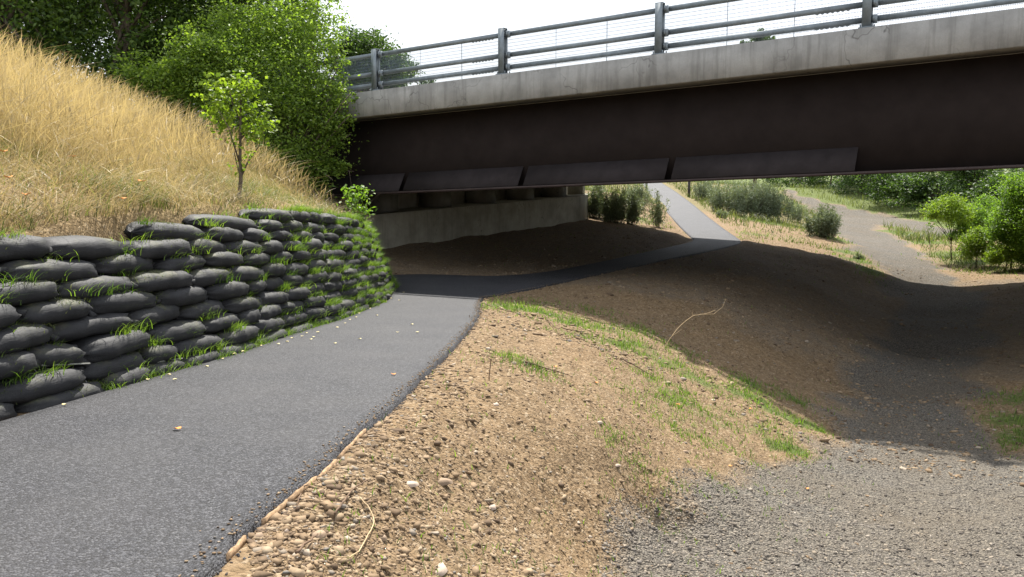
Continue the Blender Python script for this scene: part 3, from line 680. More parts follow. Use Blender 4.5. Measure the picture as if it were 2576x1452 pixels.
M['leaf_dust'] = mat_leaf('pale_green_leaf', (.07, .13, .02), (.24, .34, .06), .5)
M['leaf_yellow'] = mat_leaf('yellow_green_leaf', (.08, .14, .012), (.24, .33, .045), .5)
M['leaf_dark'] = mat_leaf('dark_green_leaf', (.02, .045, .012), (.085, .145, .03), .4, .5)
M['leaf_mid'] = mat_leaf('mid_bright_leaf', (.035, .075, .014), (.14, .22, .04), .45, .45)
M['leaf_far'] = mat_leaf('mid_green_leaf', (.02, .045, .010), (.08, .135, .03), .4)
M['gorse'] = mat_leaf('grey_green_gorse', (.06, .085, .05), (.27, .32, .20), .2)
M['grass'] = mat_leaf('fresh_grass', (.045, .10, .014), (.19, .285, .05), .45)
M['grassy'] = mat_leaf('coarse_grass', (.045, .07, .016), (.22, .24, .08), .4, tint=(1.2, 1.25, .6))
M['straw'] = mat_leaf('dry_straw_grass', (.10, .078, .032), (.50, .395, .215), .3, tint=(1.1, 1.08, .8))
def put(name, V_, F_, rnd, mat, parent=None, origin=None, smooth=False):
    return mesh_np(name, V_, F_ if isinstance(F_, list) else [F_], mat, parent, smooth, {'rnd': rnd}, origin)
def on_ground(x, y, dz=0): return np.c_[x, y, Hz(x, y) + dz]

def make_tree(name, label, cat, base, blobs, trunk_r, mat, nleaf, size, group=None, seed=1, stems=1, part='crown', jit=.5, droop=0, clump=40, open_=.0, limbs=True):
    """trunk with limbs to every blob; blobs = (dx,dy,dz,rx,ry,rz) relative to base; leaves in clumps over each blob"""
    r_ = np.random.default_rng(seed); base = np.array(base, float); t = empty(name, base, label, cat, group)
    m = MB(); cen = np.array([b[:3] for b in blobs], float); top = cen[:, 2].max(); hub = np.array([cen[:, 0].mean() * .4, cen[:, 1].mean() * .4, top * .45])
    for k in range(stems):
        o_ = np.array([r_.normal(0, trunk_r * 2), r_.normal(0, trunk_r * 2), -.05]) if stems > 1 else np.array([0, 0, -.08])
        P = np.array([base + o_ * (1 - q) + hub * q + r_.normal(0, trunk_r * .6, 3) * (0 < q < 1) for q in np.linspace(0, 1, 6)])
        m.tube(P, np.linspace(trunk_r, trunk_r * .55, 6) / (stems ** .5), 8)
    if limbs:
        for c in cen:
            for _ in range(2):
                q = base + hub * r_.uniform(.6, 1); e = base + c + r_.normal(0, .25, 3) * np.array([1, 1, .6]); mid = (q + e) / 2 + np.array([0, 0, .12]) * np.linalg.norm(e - q)
                P = np.array([q * (1 - s) ** 2 + 2 * mid * s * (1 - s) + e * s * s for s in np.linspace(0, 1, 6)]); m.tube(P, np.linspace(trunk_r * .45, trunk_r * .10, 6), 6)
    m.build('trunk' if cat != 'bush' else 'stems', M['bark'], t, smooth=True)
    vol = np.array([b[3] * b[4] * b[5] for b in blobs]) ** .67; vol /= vol.sum(); Cs = []; Rn = []
    for b, v in zip(blobs, vol):
        nn = int(nleaf * v); nc_ = max(4, nn // clump)
        d = r_.normal(size=(nc_, 3)); d /= np.linalg.norm(d, axis=1)[:, None]; rad = r_.uniform(.25, 1.3, nc_) ** .7
        cc = np.array(b[:3]) + d * rad[:, None] * np.array(b[3:]) ; cr_ = r_.random(nc_)
        cs = r_.uniform(.5, 1.3, nc_) * jit * (np.mean(b[3:]) * .35)
        idx = r_.integers(0, nc_, nn); p = cc[idx] + r_.normal(size=(nn, 3)) * cs[idx][:, None] * np.array([1, 1, .6])
        Cs.append(p); Rn.append(np.clip(cr_[idx] * .65 + r_.random(nn) * .35, 0, 1))
    C_ = np.vstack(Cs) + base; rn = np.concatenate(Rn)
    V_, F3, rr = leaves(C_, size * r_.uniform(.6, 1.3, len(C_)), r_, droop=droop)
    put(part, V_, F3, rr, mat, t); return t
# ------------------------------------------------------------------ grass on the bank
g = np.random.default_rng(5)
def cand(n, rmin, rmax, azmin, azmax, pw=1.0):
    """candidates spread evenly over the view rather than over the ground"""
    u = g.random(n); r = (rmin ** -pw + u * (rmax ** -pw - rmin ** -pw)) ** (-1 / pw); a = np.radians(g.uniform(azmin, azmax, n)); return r * np.sin(a), r * np.cos(a)
def wall_w(x, y):
    dw, _, _ = seg_dist(x, y, WB); return np.where(inside(x, y, WALL_POLY), dw, -dw)
x, y = cand(150000, 4.0, 24, -50, -9, .6); ww = wall_w(x, y); bareq = np.clip(np.exp(-(((x + 4.1) ** 2) / .5 + ((y - 6.9) ** 2) / 1.2)) + .9 * np.exp(-(((x + 3.5) ** 2) / .2 + ((y - 13) ** 2) / 6)), 0, 1)
up = smooth(.5, 2.6, ww - .3) 
k = (ww > .62 + .35 * smooth(9, 6, y) * 0) & (g.random(len(x)) > bareq * .9) & (vnoise(x, y, 1.3, 3) + .62 + .5 * up > g.random(len(x)) * .8)
x, y, ww, up = x[k], y[k], ww[k], up[k]; b = on_ground(x, y, -.02)
n = len(x); tall = up * (.5 + vnoise(x, y, .5, 6)) 
patch = vnoise(x, y, .35, 2) + vnoise(x, y, 1.1, 5) * .6
rn = np.clip(.62 + .30 * up + patch * .45 + g.normal(0, .22, n), 0, 1)
tallm = g.random(n) < up * .60 * smooth(-.25, .05, vnoise(x, y, .7, 1) + up * .25)
H = np.where(tallm, g.uniform(.45, .95, n) * (.55 + .45 * up), g.uniform(.14, .38, n))
lean = np.where(tallm, np.where(g.random(n) < .3, g.uniform(.5, 1.3, n), g.uniform(.05, .5, n)), g.uniform(.5, 1.6, n))
dr = np.where(g.random(n) < .6, g.normal(-.5, .8, n) + vnoise(x, y, .9, 7) * 4, g.random(n) * 6.28)
m1 = tallm
Vt, Ft, rt = blades(b[m1], H[m1], lean[m1], g.uniform(.004, .0085, m1.sum()), g, 5, head=1.7, dirs=dr[m1], rnd=rn[m1])
tag(put('tall_dry_grass', Vt, Ft, rt, M['straw']), 'tall golden seeding grass over the upper bank', 'grass', kind='stuff')
gm = (~m1) & (g.random(n) < .24 + .72 * smooth(-.02, -.22, patch)); sm = (~m1) & ~gm
Vt, Ft, rt = blades(b[sm], H[sm] * 1.1, lean[sm], .008, g, 3, dirs=dr[sm], rnd=rn[sm])
tag(put('flattened_straw', Vt, Ft, rt, M['straw']), 'pale flattened dry grass above the bag wall', 'grass', kind='stuff')
Vt, Ft, rt = blades(b[gm], H[gm] * .9, lean[gm] * .8, .009, g, 3, rnd=g.random(gm.sum()))
tag(put('green_undergrowth', Vt, Ft, rt, M['grassy']), 'green blades among the dry grass of the bank', 'grass', kind='stuff')

xl, yl = cand(42000, 4.0, 22, -50, -9, .6); wl = wall_w(xl, yl); bq = np.exp(-(((xl + 4.1) ** 2) / .5 + ((yl - 6.9) ** 2) / 1.2))
kl = (wl > .75) & (g.random(len(xl)) < 1.15 - .30 * wl) & (g.random(len(xl)) > bq * .8); bl_ = on_ground(xl[kl], yl[kl], .02 + .10 * g.random(kl.sum())); nl = kl.sum()
Vt, Ft, rt = blades(bl_, g.uniform(.05, .16, nl), g.uniform(2.5, 5.0, nl), g.uniform(.004, .008, nl), g, 3, curve=.2, dirs=g.normal(-.9, 1.3, nl) + vnoise(xl[kl], yl[kl], .8, 3) * 4, rnd=np.clip(g.normal(.72, .25, nl), 0, 1))
tag(put('tangled_straw', Vt, Ft, rt, M['straw']), 'tangled pale straw lying along the lower bank', 'grass', kind='stuff')
# fresh tufts growing out of the bag wall
tb = []; tr = []
for (o, i, c_, c, P, rh, short) in BAGS:
    dens = .26 + 1.5 * smooth(9, 16, c[1]) + .25 * (i in (0, 1)) * smooth(4, 8, c[1])
    nt_ = g.poisson(dens * 6.0)
    T = P[-1] - P[0]; T /= np.linalg.norm(T); nn = np.array([T[1], -T[0], 0])
    for _ in range(nt_):
        t = g.uniform(0, 1); k_ = int(t * (len(P) - 1)); q = P[k_] + nn * g.uniform(.04, .15) + [0, 0, rh * g.uniform(.55, .95)]
        nb = int(g.integers(14, 60) * (1 if c[1] < 12 else .9)); L_ = g.uniform(.04, .16)
        pts = q + T * g.normal(0, L_, nb)[:, None] + nn * g.normal(0, .03, nb)[:, None]
        tb.append(pts); tr.append(np.full(nb, g.uniform(.15, .95)) + g.normal(0, .12, nb))
tb = np.vstack(tb); tr = np.clip(np.concatenate(tr), 0, 1); n = len(tb)
Vt, Ft, rt = blades(tb, g.uniform(.05, .15, n), g.uniform(.3, 1.5, n), .0055 + .0003 * tb[:, 1], g, 3, dirs=g.normal(-.2, 1.1, n), rnd=tr)
tag(put('wall_grass_tufts', Vt, Ft, rt, M['grass']), 'fresh green grass tufts sprouting between the black bags', 'grass', kind='stuff')
# strip of grass along the foot of the wall
sf = g.uniform(2.5, 21.5, 16000); sf = sf[vnoise(sf, sf * 0, .9, 2) + .9 * vnoise(sf, sf * 0, 3.1, 4) > -.12]; kx = np.interp(sf, CS, CX); ky = np.interp(sf, CS, CY); of = g.normal(.06, .055, len(sf)); bs = np.c_[kx + np.interp(sf, CS, NXl) * of, ky + np.interp(sf, CS, NYl) * of, zp(np.minimum(ky, 17.5)) - .01]
Vt, Ft, rt = blades(bs, g.uniform(.03, .12, len(sf)), g.uniform(.3, 1.4, len(sf)), .005 + .0003 * ky, g, 3, rnd=np.clip(g.normal(.55, .25, len(sf)), 0, 1))
tag(put('wall_foot_grass', Vt, Ft, rt, M['grass']), 'narrow strip of green grass along the foot of the bag wall', 'grass', kind='stuff')
# moss and sparse fine blades over the bag faces
tb = []
for (o, i, c_, c, P, rh, short) in BAGS:
    if g.random() < .55 + .4 * smooth(9, 16, c[1]):
        T = P[-1] - P[0]; T /= np.linalg.norm(T); nn = np.array([T[1], -T[0], 0]); nb = int(g.integers(60, 260))
        t = np.clip(g.normal(g.uniform(.2, .8), .2, nb), 0.03, .97); k_ = (t * (len(P) - 1)).astype(int); an = g.normal(.95, .4, nb)
        tb.append(P[k_] + nn * (np.cos(an) * .195)[:, None] + np.c_[np.zeros(nb), np.zeros(nb), np.sin(an) * rh * .98])
tb = np.vstack(tb); n = len(tb)
Vt, Ft, rt = blades(tb, g.uniform(.015, .045, n), g.uniform(.3, 1.2, n), .004, g, 2, rnd=np.clip(g.normal(.35, .3, n), 0, 1))
tag(put('seedlings_on_bags', Vt, Ft, rt, M['grassy']), 'thin film of seedlings over the bag faces', 'grass', kind='stuff')

# grass on the open ground
x, y = cand(420000, 2.2, 60, -14, 36, .8); w0 = wall_w(x, y)
den = spots(x, y, GSP)
dgx, _, _ = seg_dist(x, y, GRAV_POLY, True); sgx = np.where(inside(x, y, GRAV_POLY), dgx, -dgx)
dpx, _, _ = seg_dist(x, y, PATH_POLY, True); spx = np.where(inside(x, y, PATH_POLY), -dpx, dpx)
rr = np.hypot(x, y)
clump = np.clip((vnoise(x, y, 2.6, 1) + vnoise(x, y, 8, 4) * .8) * 2.6, 0, 1)
base_d = .012 + .32 * smooth(.5, 2.2, x) * (y < 13) * clump + .05 * (rr > 26)
pr = np.clip(den ** 1.0 * (.25 + clump) * 2.2, 0, 1) + base_d * .6
k = (w0 < -.1) & (spx > .03) & (g.random(len(x)) < pr * np.where(sgx > 0, np.exp(-sgx * 4), 1))
x, y, rr, dn = x[k], y[k], rr[k], den[k]; b = on_ground(x, y, -.005); n = len(x)
Vt, Ft, rt = blades(b, g.uniform(.025, .065, n) * (1 + 1.1 * dn) * (1 + rr / 40), g.uniform(.2, 1.0, n), .0045 + .0005 * rr, g, 3, rnd=np.clip(g.normal(.5, .25, n), 0, 1))
tag(put('young_grass', Vt, Ft, rt, M['grass']), 'young green grass coming up in patches on the soil', 'grass', kind='stuff')
# rough verge grass beyond the bridge
x, y = cand(60000, 28, 110, 3, 38, .35); dgx, _, _ = seg_dist(x, y, GRAV_POLY, True); sgx = np.where(inside(x, y, GRAV_POLY), dgx, -dgx)
dpx, _, _ = seg_dist(x, y, PATH_POLY, True); spx = np.where(inside(x, y, PATH_POLY), -dpx, dpx); pp = x * PH[0] + y * PH[1]
right = (x > .39 * y + 1.6)
k = (sgx < -.3) & (spx > .5) & (pp > 33.5) & (g.random(len(x)) < np.where(right | (y > 60), .8, .10 + .35 * (vnoise(x, y, .5, 2) > .1)))
x, y = x[k], y[k]; b = on_ground(x, y, -.02); n = len(x); rr = np.hypot(x, y)
Vt, Ft, rt = blades(b, g.uniform(.12, .5, n) * np.where(y > 44, 1.6, .6), g.uniform(.2, 1.0, n), .012 + .0005 * rr, g, 3, rnd=np.clip(.30 + vnoise(x, y, .3, 1) * .8 + g.normal(0, .2, n), 0, 1))
tag(put('verge_grass', Vt, Ft, rt, M['grassy']), 'rough mixed grass on the verges beyond the bridge', 'grass', kind='stuff')

# ------------------------------------------------------------------ loose stones
def ico():
    t = (1 + 5 ** .5) / 2; v = np.array([(-1,t,0),(1,t,0),(-1,-t,0),(1,-t,0),(0,-1,t),(0,1,t),(0,-1,-t),(0,1,-t),(t,0,-1),(t,0,1),(-t,0,-1),(-t,0,1)], float); v /= np.linalg.norm(v[0])
    f = np.array([(0,11,5),(0,5,1),(0,1,7),(0,7,10),(0,10,11),(1,5,9),(5,11,4),(11,10,2),(10,7,6),(7,1,8),(3,9,4),(3,4,2),(3,2,6),(3,6,8),(3,8,9),(4,9,5),(2,4,11),(6,2,10),(8,6,7),(9,8,1)]); return v, f
IV, IF = ico()
CV = np.array([(-1,-1,-1),(1,-1,-1),(1,1,-1),(-1,1,-1),(-1,-1,1),(1,-1,1),(1,1,1),(-1,1,1)], float); CF = np.array([(0,3,2,1),(4,5,6,7),(0,1,5,4),(1,2,6,5),(2,3,7,6),(3,0,4,7)])
CF3 = np.vstack([CF[:, [0, 1, 2]], CF[:, [0, 2, 3]]])
def stones(x, y, s, flat, mat, name, label, rnd=None, sink=.25):
    """angular shards: jittered, tapered hexahedra lying at odd tilts"""
    n = len(x); z = Hz(x, y); V_ = CV[None] * np.array([.75, .75, .75]) * (1 + g.uniform(-.5, .35, (n, 8, 3))); V_[:, 4:, :2] *= g.uniform(.35, .95, (n, 1, 1))
    V_ = V_ * (s[:, None] * np.c_[g.uniform(.7, 1.5, n), g.uniform(.45, 1.0, n), g.uniform(.5, 1, n) * flat])[:, None, :]
    tx = g.normal(0, .35, n); c_, s_ = np.cos(tx)[:, None], np.sin(tx)[:, None]; V_[..., 1], V_[..., 2] = V_[..., 1] * c_ - V_[..., 2] * s_, V_[..., 1] * s_ + V_[..., 2] * c_
    a = g.random(n) * 6.28; c_, s_ = np.cos(a)[:, None], np.sin(a)[:, None]; V_[..., 0], V_[..., 1] = V_[..., 0] * c_ - V_[..., 1] * s_, V_[..., 0] * s_ + V_[..., 1] * c_
    V_ += np.c_[x, y, z + s * flat * (.5 - sink)][:, None, :]
    F_ = (CF3[None] + (np.arange(n) * 8)[:, None, None]).reshape(-1, 3)
    o = mesh_np(name, V_.reshape(-1, 3), [F_], mat, attrs={'rnd': np.repeat(g.random(n) if rnd is None else rnd, 8)}); return tag(o, label, 'stones', kind='stuff')
def mat_stone(name, pts):
    b = NB(name); c = b.ramp(b.attr('rnd'), pts); P = b.pos()
    c = b.mix(b.ramp(b.noise(P, 55, 4), [(.35, 0), (.7, .35)]), c, (.12, .085, .06), 'MIX'); b.bsdf(c, .92, b.bump(b.noise(P, 80, 3), .3, .004), spec=.2); return b.m
M['chips'] = mat_stone('soil_stones', [(0, (.075, .050, .032)), (.3, (.165, .114, .066)), (.6, (.245, .172, .104)), (.90, (.31, .235, .15)), (.95, (.15, .14, .125)), (1, (.40, .33, .25))])
M['gravchips'] = mat_stone('grey_gravel_chips', [(0, (.055, .05, .045)), (.35, (.125, .114, .10)), (.7, (.195, .175, .15)), (.9, (.23, .19, .14)), (1, (.31, .275, .23))])
x, y = cand(120000, 2.4, 26, -18, 36, .9); w0 = wall_w(x, y); dgx, _, _ = seg_dist(x, y, GRAV_POLY, True); sgx = np.where(inside(x, y, GRAV_POLY), dgx, -dgx) + vnoise(x, y, 1.1, 5) * .5
dpx, _, _ = seg_dist(x, y, PATH_POLY, True); spx = np.where(inside(x, y, PATH_POLY), -dpx, dpx)
k = (w0 < -.1) & (spx > .02) & (sgx < np.where(g.random(len(x)) < .12, 1.2, .1)) & (g.random(len(x)) < .35 + .65 * np.exp(-spx * 2.2) + .3 * (vnoise(x, y, 1.7, 6) > .12))
x1, y1, sp1 = x[k], y[k], spx[k]
s = np.clip(g.lognormal(-5.35, .60, len(x1)), .0025, .024) * (1 + .5 * np.exp(-sp1 * 2)) * (1 + np.hypot(x1, y1) / 22)
stones(x1, y1, s * 1.1, .40, M['chips'], 'scattered_stones', 'small flat tan stones scattered over the bare soil mound')
xs, ys = cand(26000, 11, 34, -9, 34, .5); ws = wall_w(xs, ys); dps, _, _ = seg_dist(xs, ys, PATH_POLY, True); ins_ = inside(xs, ys, PATH_POLY); ks = (ws < -.1) & (~ins_) & (dps > .03) & (xs * AH[0] + ys * AH[1] < 15.9); ks &= g.random(len(xs)) < .25 + 1.4 * np.clip(vnoise(xs, ys, .8, 3) + vnoise(xs, ys, 3, 4) * .6, 0, 1)
xs, ys = xs[ks], ys[ks]; stones(xs, ys, np.clip(g.lognormal(-4.0, .5, len(xs)), .008, .07), .5, M['chips'], 'rubble_stones', 'loose stones and clods on the shaded banks under the bridge')
x2, y2 = cand(60000, 3.2, 15, 2, 36, .9)
dgx, _, _ = seg_dist(x2, y2, GRAV_POLY, True); sgx = np.where(inside(x2, y2, GRAV_POLY), dgx, -dgx) + vnoise(x2, y2, 1.1, 5) * .6; k = sgx > -.1
x2, y2 = x2[k], y2[k]; s = np.clip(g.lognormal(-5.0, .45, len(x2)), .003, .022) * (1 + np.hypot(x2, y2) / 30)
stones(x2, y2, s, .55, M['gravchips'], 'gravel_chips', 'loose grey gravel chips lying on the track')
# crumbs of asphalt along the edge of the path
k = g.integers(0, len(PRs) - 40, 2600); q = PRs[k] + g.normal(0, .02, (2600, 3)); q[:, 0] += np.abs(g.normal(.02, .03, 2600)); s = g.uniform(.003, .009, 2600)
M['crumb'] = mat_stone('asphalt_crumbs', [(0, (.02, .02, .022)), (1, (.07, .07, .075))])
stones(q[:, 0], q[:, 1], s, .9, M['crumb'], 'asphalt_crumbs', 'black asphalt crumbs along the ragged edge of the path')
# soil and small stones spilled over the edge of the asphalt
nrm_p = (PRs - PLs) / np.linalg.norm(PRs - PLs, axis=1)[:, None]; k = g.integers(12, 140, 1500); t_ = np.abs(g.normal(0, .05, 1500)) * (vnoise(k * .37, k * .0, 1.0) + .7); f_ = g.random(1500)[:, None]; q = PRs[k] * (1 - f_) + PRs[k + 1] * f_ - nrm_p[k] * t_[:, None] + np.c_[g.normal(0, .012, (1500, 2)), np.zeros(1500)]; V_ = IV[None] * (1 + g.uniform(-.4, .4, (1500, 12, 1))) * (g.uniform(.003, .009, 1500)[:, None] * np.array([1, .8, .5])[None])[:, None, :] + (q + [0, 0, .004])[:, None, :]
tag(mesh_np('spilled_stones', V_.reshape(-1, 3), [(IF[None] + (np.arange(1500) * 12)[:, None, None]).reshape(-1, 3)], M['chips'], attrs={'rnd': np.repeat(g.random(1500), 12)}), 'fine soil stones spilled onto the right edge of the asphalt', 'stones', kind='stuff')
# ------------------------------------------------------------------ stones, boards, twigs, leaves that can be told apart
def rock(px, py, wpx, hpx, label, mat='palestone', flat=.35, seed=0):
    c = pick(px, py); r_ = np.random.default_rng(seed); Zc = np.linalg.norm(c); w_ = wpx * Zc / F; d_ = w_ * r_.uniform(.6, .9) if hpx is None else hpx * Zc / F * 1.6
    n = 8; m = MB(); an = (np.arange(n) + r_.uniform(-.3, .3, n)) * 2 * math.pi / n; rad = 1 + r_.uniform(-.32, .2, n); h = min(w_, d_) * flat
    rings = [(1.08, 0), (.98, .6), (.78, 1.0)]; V_ = []
    for (q, z) in rings:
        for k in range(n): V_.append((c[0] + math.cos(an[k]) * rad[k] * q * w_ / 2, c[1] + math.sin(an[k]) * rad[k] * q * d_ / 2, c[2] - .012 + z * h + r_.normal(0, .002) + math.cos(an[k]) * q * h * .2))
    f4 = [(i * n + k, i * n + (k + 1) % n, (i + 1) * n + (k + 1) % n, (i + 1) * n + k) for i in range(len(rings) - 1) for k in range(n)]
    V_.append((c[0], c[1], c[2] - .012 + h)); t = (len(rings) - 1) * n
    m.add(V_, f4, [(t + k, t + (k + 1) % n, len(V_) - 1) for k in range(n)])
    o = m.build('stone', M[mat], origin=(c[0], c[1], c[2])); tag(o, label, 'stone', 'larger stones lying on the mound')
rock(1108, 1432, 34, 40, 'large pale flat stone standing proud at the foot of the mound, beside dead grass', seed=1)
rock(715, 1332, 28, 17, 'pinkish white angular stone close to the path edge', seed=2)
rock(650, 1352, 26, 17, 'rounded brown stone beside a dark lump near the path edge', 'stone', .6, 3)
rock(800, 1350, 34, 20, 'brown wedge shaped stone near the stalk with a black lump', 'stone', .55, 4)
rock(800, 1235, 38, 15, 'wide flat tan stone just below the timber edging', 'stone', .3, 5)
rock(1028, 1216, 46, 15, 'broad pale flat stone half sunk in the middle of the mound', seed=6)
rock(1110, 1212, 50, 22, 'low pinkish boulder mostly buried in the soil', 'stone', .3, 7)
rock(1245, 1016, 26, 9, 'small grey white stone high on the mound near green blades', seed=8)
rock(1292, 912, 16, 9, 'bright white chip of stone near the short dead stalk', seed=9)
rock(1235, 1275, 26, 14, 'split pale stone on the lower mound', seed=10)
rock(960, 1352, 24, 12, 'orange tan stone on the soil beside the bent straw', 'stone', .5, 11)
rock(1720, 1135, 24, 8, 'long tan stone at the grassy lower slope', 'stone', .3, 12)
rock(1550, 1170, 20, 9, 'pale round stone beside a green clump on the slope', seed=13)
rock(1505, 1062, 22, 9, 'pinkish flat stone half way along the green slope', seed=14)
# timber edging boards along the asphalt
def board(p0, p1, label, wd=.012, hh=.035):
    a = onpath(*p0); b_ = onpath(*p1); d = (b_ - a); L_ = np.linalg.norm(d); d /= L_; s = np.array([d[1], -d[0], 0]); m = MB(); r_ = np.random.default_rng(int(p0[0])); n = 7; V_ = []
    for k in range(n + 1):
        q = a + d * L_ * k / n; wj = wd * (1 + r_.uniform(-.35, .1)); z = .003 + r_.normal(0, .0025)
        for (u, v) in ((0, -hh), (wj, -hh), (wj, z), (0, z)): V_.append(q + s * (u + .012) + np.array([0, 0, v]))
    f4 = [(4 * k + j, 4 * k + (j + 1) % 4, 4 * k + 4 + (j + 1) % 4, 4 * k + 4 + j) for k in range(n) for j in range(4)] + [(3, 2, 1, 0), (4 * n, 4 * n + 1, 4 * n + 2, 4 * n + 3)]
    m.add(V_, f4); o = m.build('edging_board', M['wood'], origin=tuple(a)); tag(o, label, 'edging board', 'timber boards edging the path')
board((842, 1150), (912, 1078), 'pale timber edging board, the farthest from the camera')
board((790, 1200), (838, 1155), 'short splintered timber edging piece behind the long broken one')
board((716, 1255), (788, 1198), 'ragged orange timber edging board under the dark twig end')
board((650, 1310), (712, 1258), 'timber edging board below the forked dark twig')
board((560, 1396), (604, 1350), 'short pale timber edging piece nearest the bottom of the view')
# lengths of twig and straw
def twig(name, pts, r0, r1, label, mat='twig', cat='twig', lift=None, group=None, sub=None):
    P = np.array(pts, float); Q = subdiv(P, 4); Q = smooth_line(Q, 1, 3); Q[1:-1] += np.random.default_rng(len(label)).normal(0, r0 * .35, Q[1:-1].shape)
    m = MB(); m.tube(Q, np.linspace(r0, r1, len(Q)), 6); e = empty(name, P[0], label, cat, group) if sub else None
    o = m.build('stem' if sub else name, M[mat], e, smooth=True, origin=None if sub else tuple(P[0]))
    if sub:
        for s_ in sub: m = MB(); S_ = np.array(s_, float); m.tube(S_, np.linspace(r1 * 1.3, r1 * .6, len(S_)), 5); m.build('side_shoot', M[mat], e)
    else: tag(o, label, cat, group)
    return e or o
b0 = pick(1644, 915); Yb = b0[1]
def up_(x, y, dy=0): return atY(x, y, Yb + dy)
twig('bent_twig', [b0 - [0, 0, .03], up_(1668, 880), up_(1688, 848), up_(1710, 820, .1), up_(1742, 793, .15), up_(1770, 791, .2), up_(1788, 786, .2), up_(1800, 780, .2)], .0055, .003, 'long pale bent twig stuck upright in the grassy slope', sub=[[up_(1770, 791, .2), up_(1796, 790, .25), up_(1818, 772, .3), up_(1826, 752, .3)], [up_(1690, 846), up_(1702, 838), up_(1713, 830)], [up_(1742, 793, .15), up_(1741, 782, .15)]])
b1 = pick(1230, 955)
twig('dead_stalk', [b1 - [0, 0, .02], atY(1233, 930, b1[1]), atY(1235, 905, b1[1])], .006, .004, 'short dead upright stalk with a brown seed head', 'dtwig', 'stalk', sub=[[atY(1235, 908, b1[1]), atY(1240, 898, b1[1]), atY(1228, 894, b1[1])], [atY(1235, 905, b1[1]), atY(1228, 901, b1[1])]])
def lie(L, lift=.015): 
    q = pickl(L); q[:, 2] += lift; return q
twig('fallen_twig', lie([(668,1246),(695,1258),(735,1250),(775,1236)], .03), .004, .003, 'dark twig lying across the timber edging onto the asphalt', 'dtwig', group='twigs on the mound', sub=[lie([(762, 1240), (752, 1262), (745, 1290)])])
twig('fallen_twig', lie([(843,1310),(866,1275),(890,1245),(925,1222)], .03), .005, .003, 'dark leaning twig on the soil pointing to a white chip', 'dtwig', group='twigs on the mound')
twig('straw_stem', lie([(905,1262),(930,1290),(945,1322),(922,1368),(895,1410),(860,1418),(810,1405)], .02), .0035, .002, 'long bent yellow straw lying on the soil at the front', 'twig', 'straw')
twig('fallen_twig', lie([(745,1410),(775,1382),(800,1362)], .03), .006, .003, 'thin dark twig ending in a black lump', 'dtwig', group='twigs on the mound')
twig('fallen_twig', lie([(1412,830),(1440,838),(1470,842)], .04), .010, .005, 'dark twig lying on the green crest of the mound', 'dtwig', group='twigs on the mound')
twig('fallen_twig', lie([(1370,800),(1385,820),(1405,838)], .05), .009, .004, 'thin dark twig leaning near the start of the shadow', 'dtwig', group='twigs on the mound')
twig('fallen_root', lie([(1560,905),(1600,925),(1625,940),(1650,955)], .02), .010, .005, 'thin dark root trailing down the slope beside the bent twig', 'dtwig', 'root')
twig('fallen_root', lie([(1320,915),(1370,930),(1430,948)], .02), .010, .005, 'thin dark root across the middle of the mound', 'dtwig', 'root')
# fallen leaves
def leafthing(px, py, label, mat, sz, group=None, P=None, seed=0):
    c = pick(px, py) if P is None else P; r_ = np.random.default_rng(seed); n = 9; an = np.arange(n) * 2 * math.pi / n; a0 = r_.random() * 6.28
    V_ = [c + np.array([math.cos(t + a0) * sz * (.6 + .4 * abs(math.cos(t))), math.sin(t + a0) * sz * .55, .012 + .35 * sz * abs(math.sin(t)) * r_.uniform(.5, 1.2)]) for t in an] + [c + [0, 0, .008]]
    V2 = [v - np.array([0, 0, .0012]) for v in V_]; k = n + 1
    f3 = [(j, (j + 1) % n, n) for j in range(n)] + [(k + (j + 1) % n, k + j, k + n) for j in range(n)]; f4 = [(j, k + j, k + (j + 1) % n, (j + 1) % n) for j in range(n)]
    m = MB(); m.add(V_ + V2, f4, f3); o = m.build('fallen_leaf', M[mat], origin=tuple(c)); tag(o, label, 'leaf', group)
M['leafpale'] = simple('pale_yellow_dead_leaf', (.55, .47, .24), .7, .2, 60, .2, .001, .3)
M['leaforange'] = simple('orange_dead_leaf', (.60, .22, .05), .7, .25, 60, .2, .001, .3)
pale = [(162,1022),(425,946),(372,958),(440,958),(520,925),(560,905),(590,893),(612,887),(656,872),(700,868),(722,862),(735,853),(760,848),(770,840),(782,856),(790,850),(800,838),(843,866),(905,855),(848,826),(868,815),(880,806),(895,800),(905,790),(930,778),(940,772),(950,765),(962,758),(948,795),(1050,838),(1000,838),(1036,818),(1005,757),(1020,748),(1030,745),(1015,737),(985,752)]
for k_, (a, b_) in enumerate(pale):
    p_ = onpath(a, b_); 
    if b_ < 752: p_ = atZ(a, b_, -2.13)
    leafthing(0, 0, 'small pale yellow leaf lying on the asphalt path', 'leafpale', .014 + .0009 * p_[1], 'pale leaves on the path', p_ + np.array([0, 0, .0]), k_)
leafthing(0, 0, 'orange brown leaf alone in the middle of the near asphalt', 'leaforange', .03, None, onpath(446, 1083), 90)
leafthing(0, 0, 'reddish leaf on the asphalt beyond the middle, right of the pale ones', 'leaforange', .03, None, onpath(990, 945), 91)
def bag_front(px, py):
    best = None
    for (o, i, c_, c, P, rh, short) in BAGS:
        x_, y_ = proj(P); d = np.hypot(x_ - px, y_ - py); k = d.argmin()
        if best is None or d[k] < best[0]: best = (d[k], P[k], P[-1] - P[0], rh)
    T = best[2] / np.linalg.norm(best[2]); Yt = best[1][1]; q = best[1] + np.array([T[1], -T[0], 0]) * .19; return atY(px, py, q[1])
leafthing(0, 0, 'bright orange leaf caught between two low bags of the wall', 'leaforange', .045, None, bag_front(175, 943), 92)
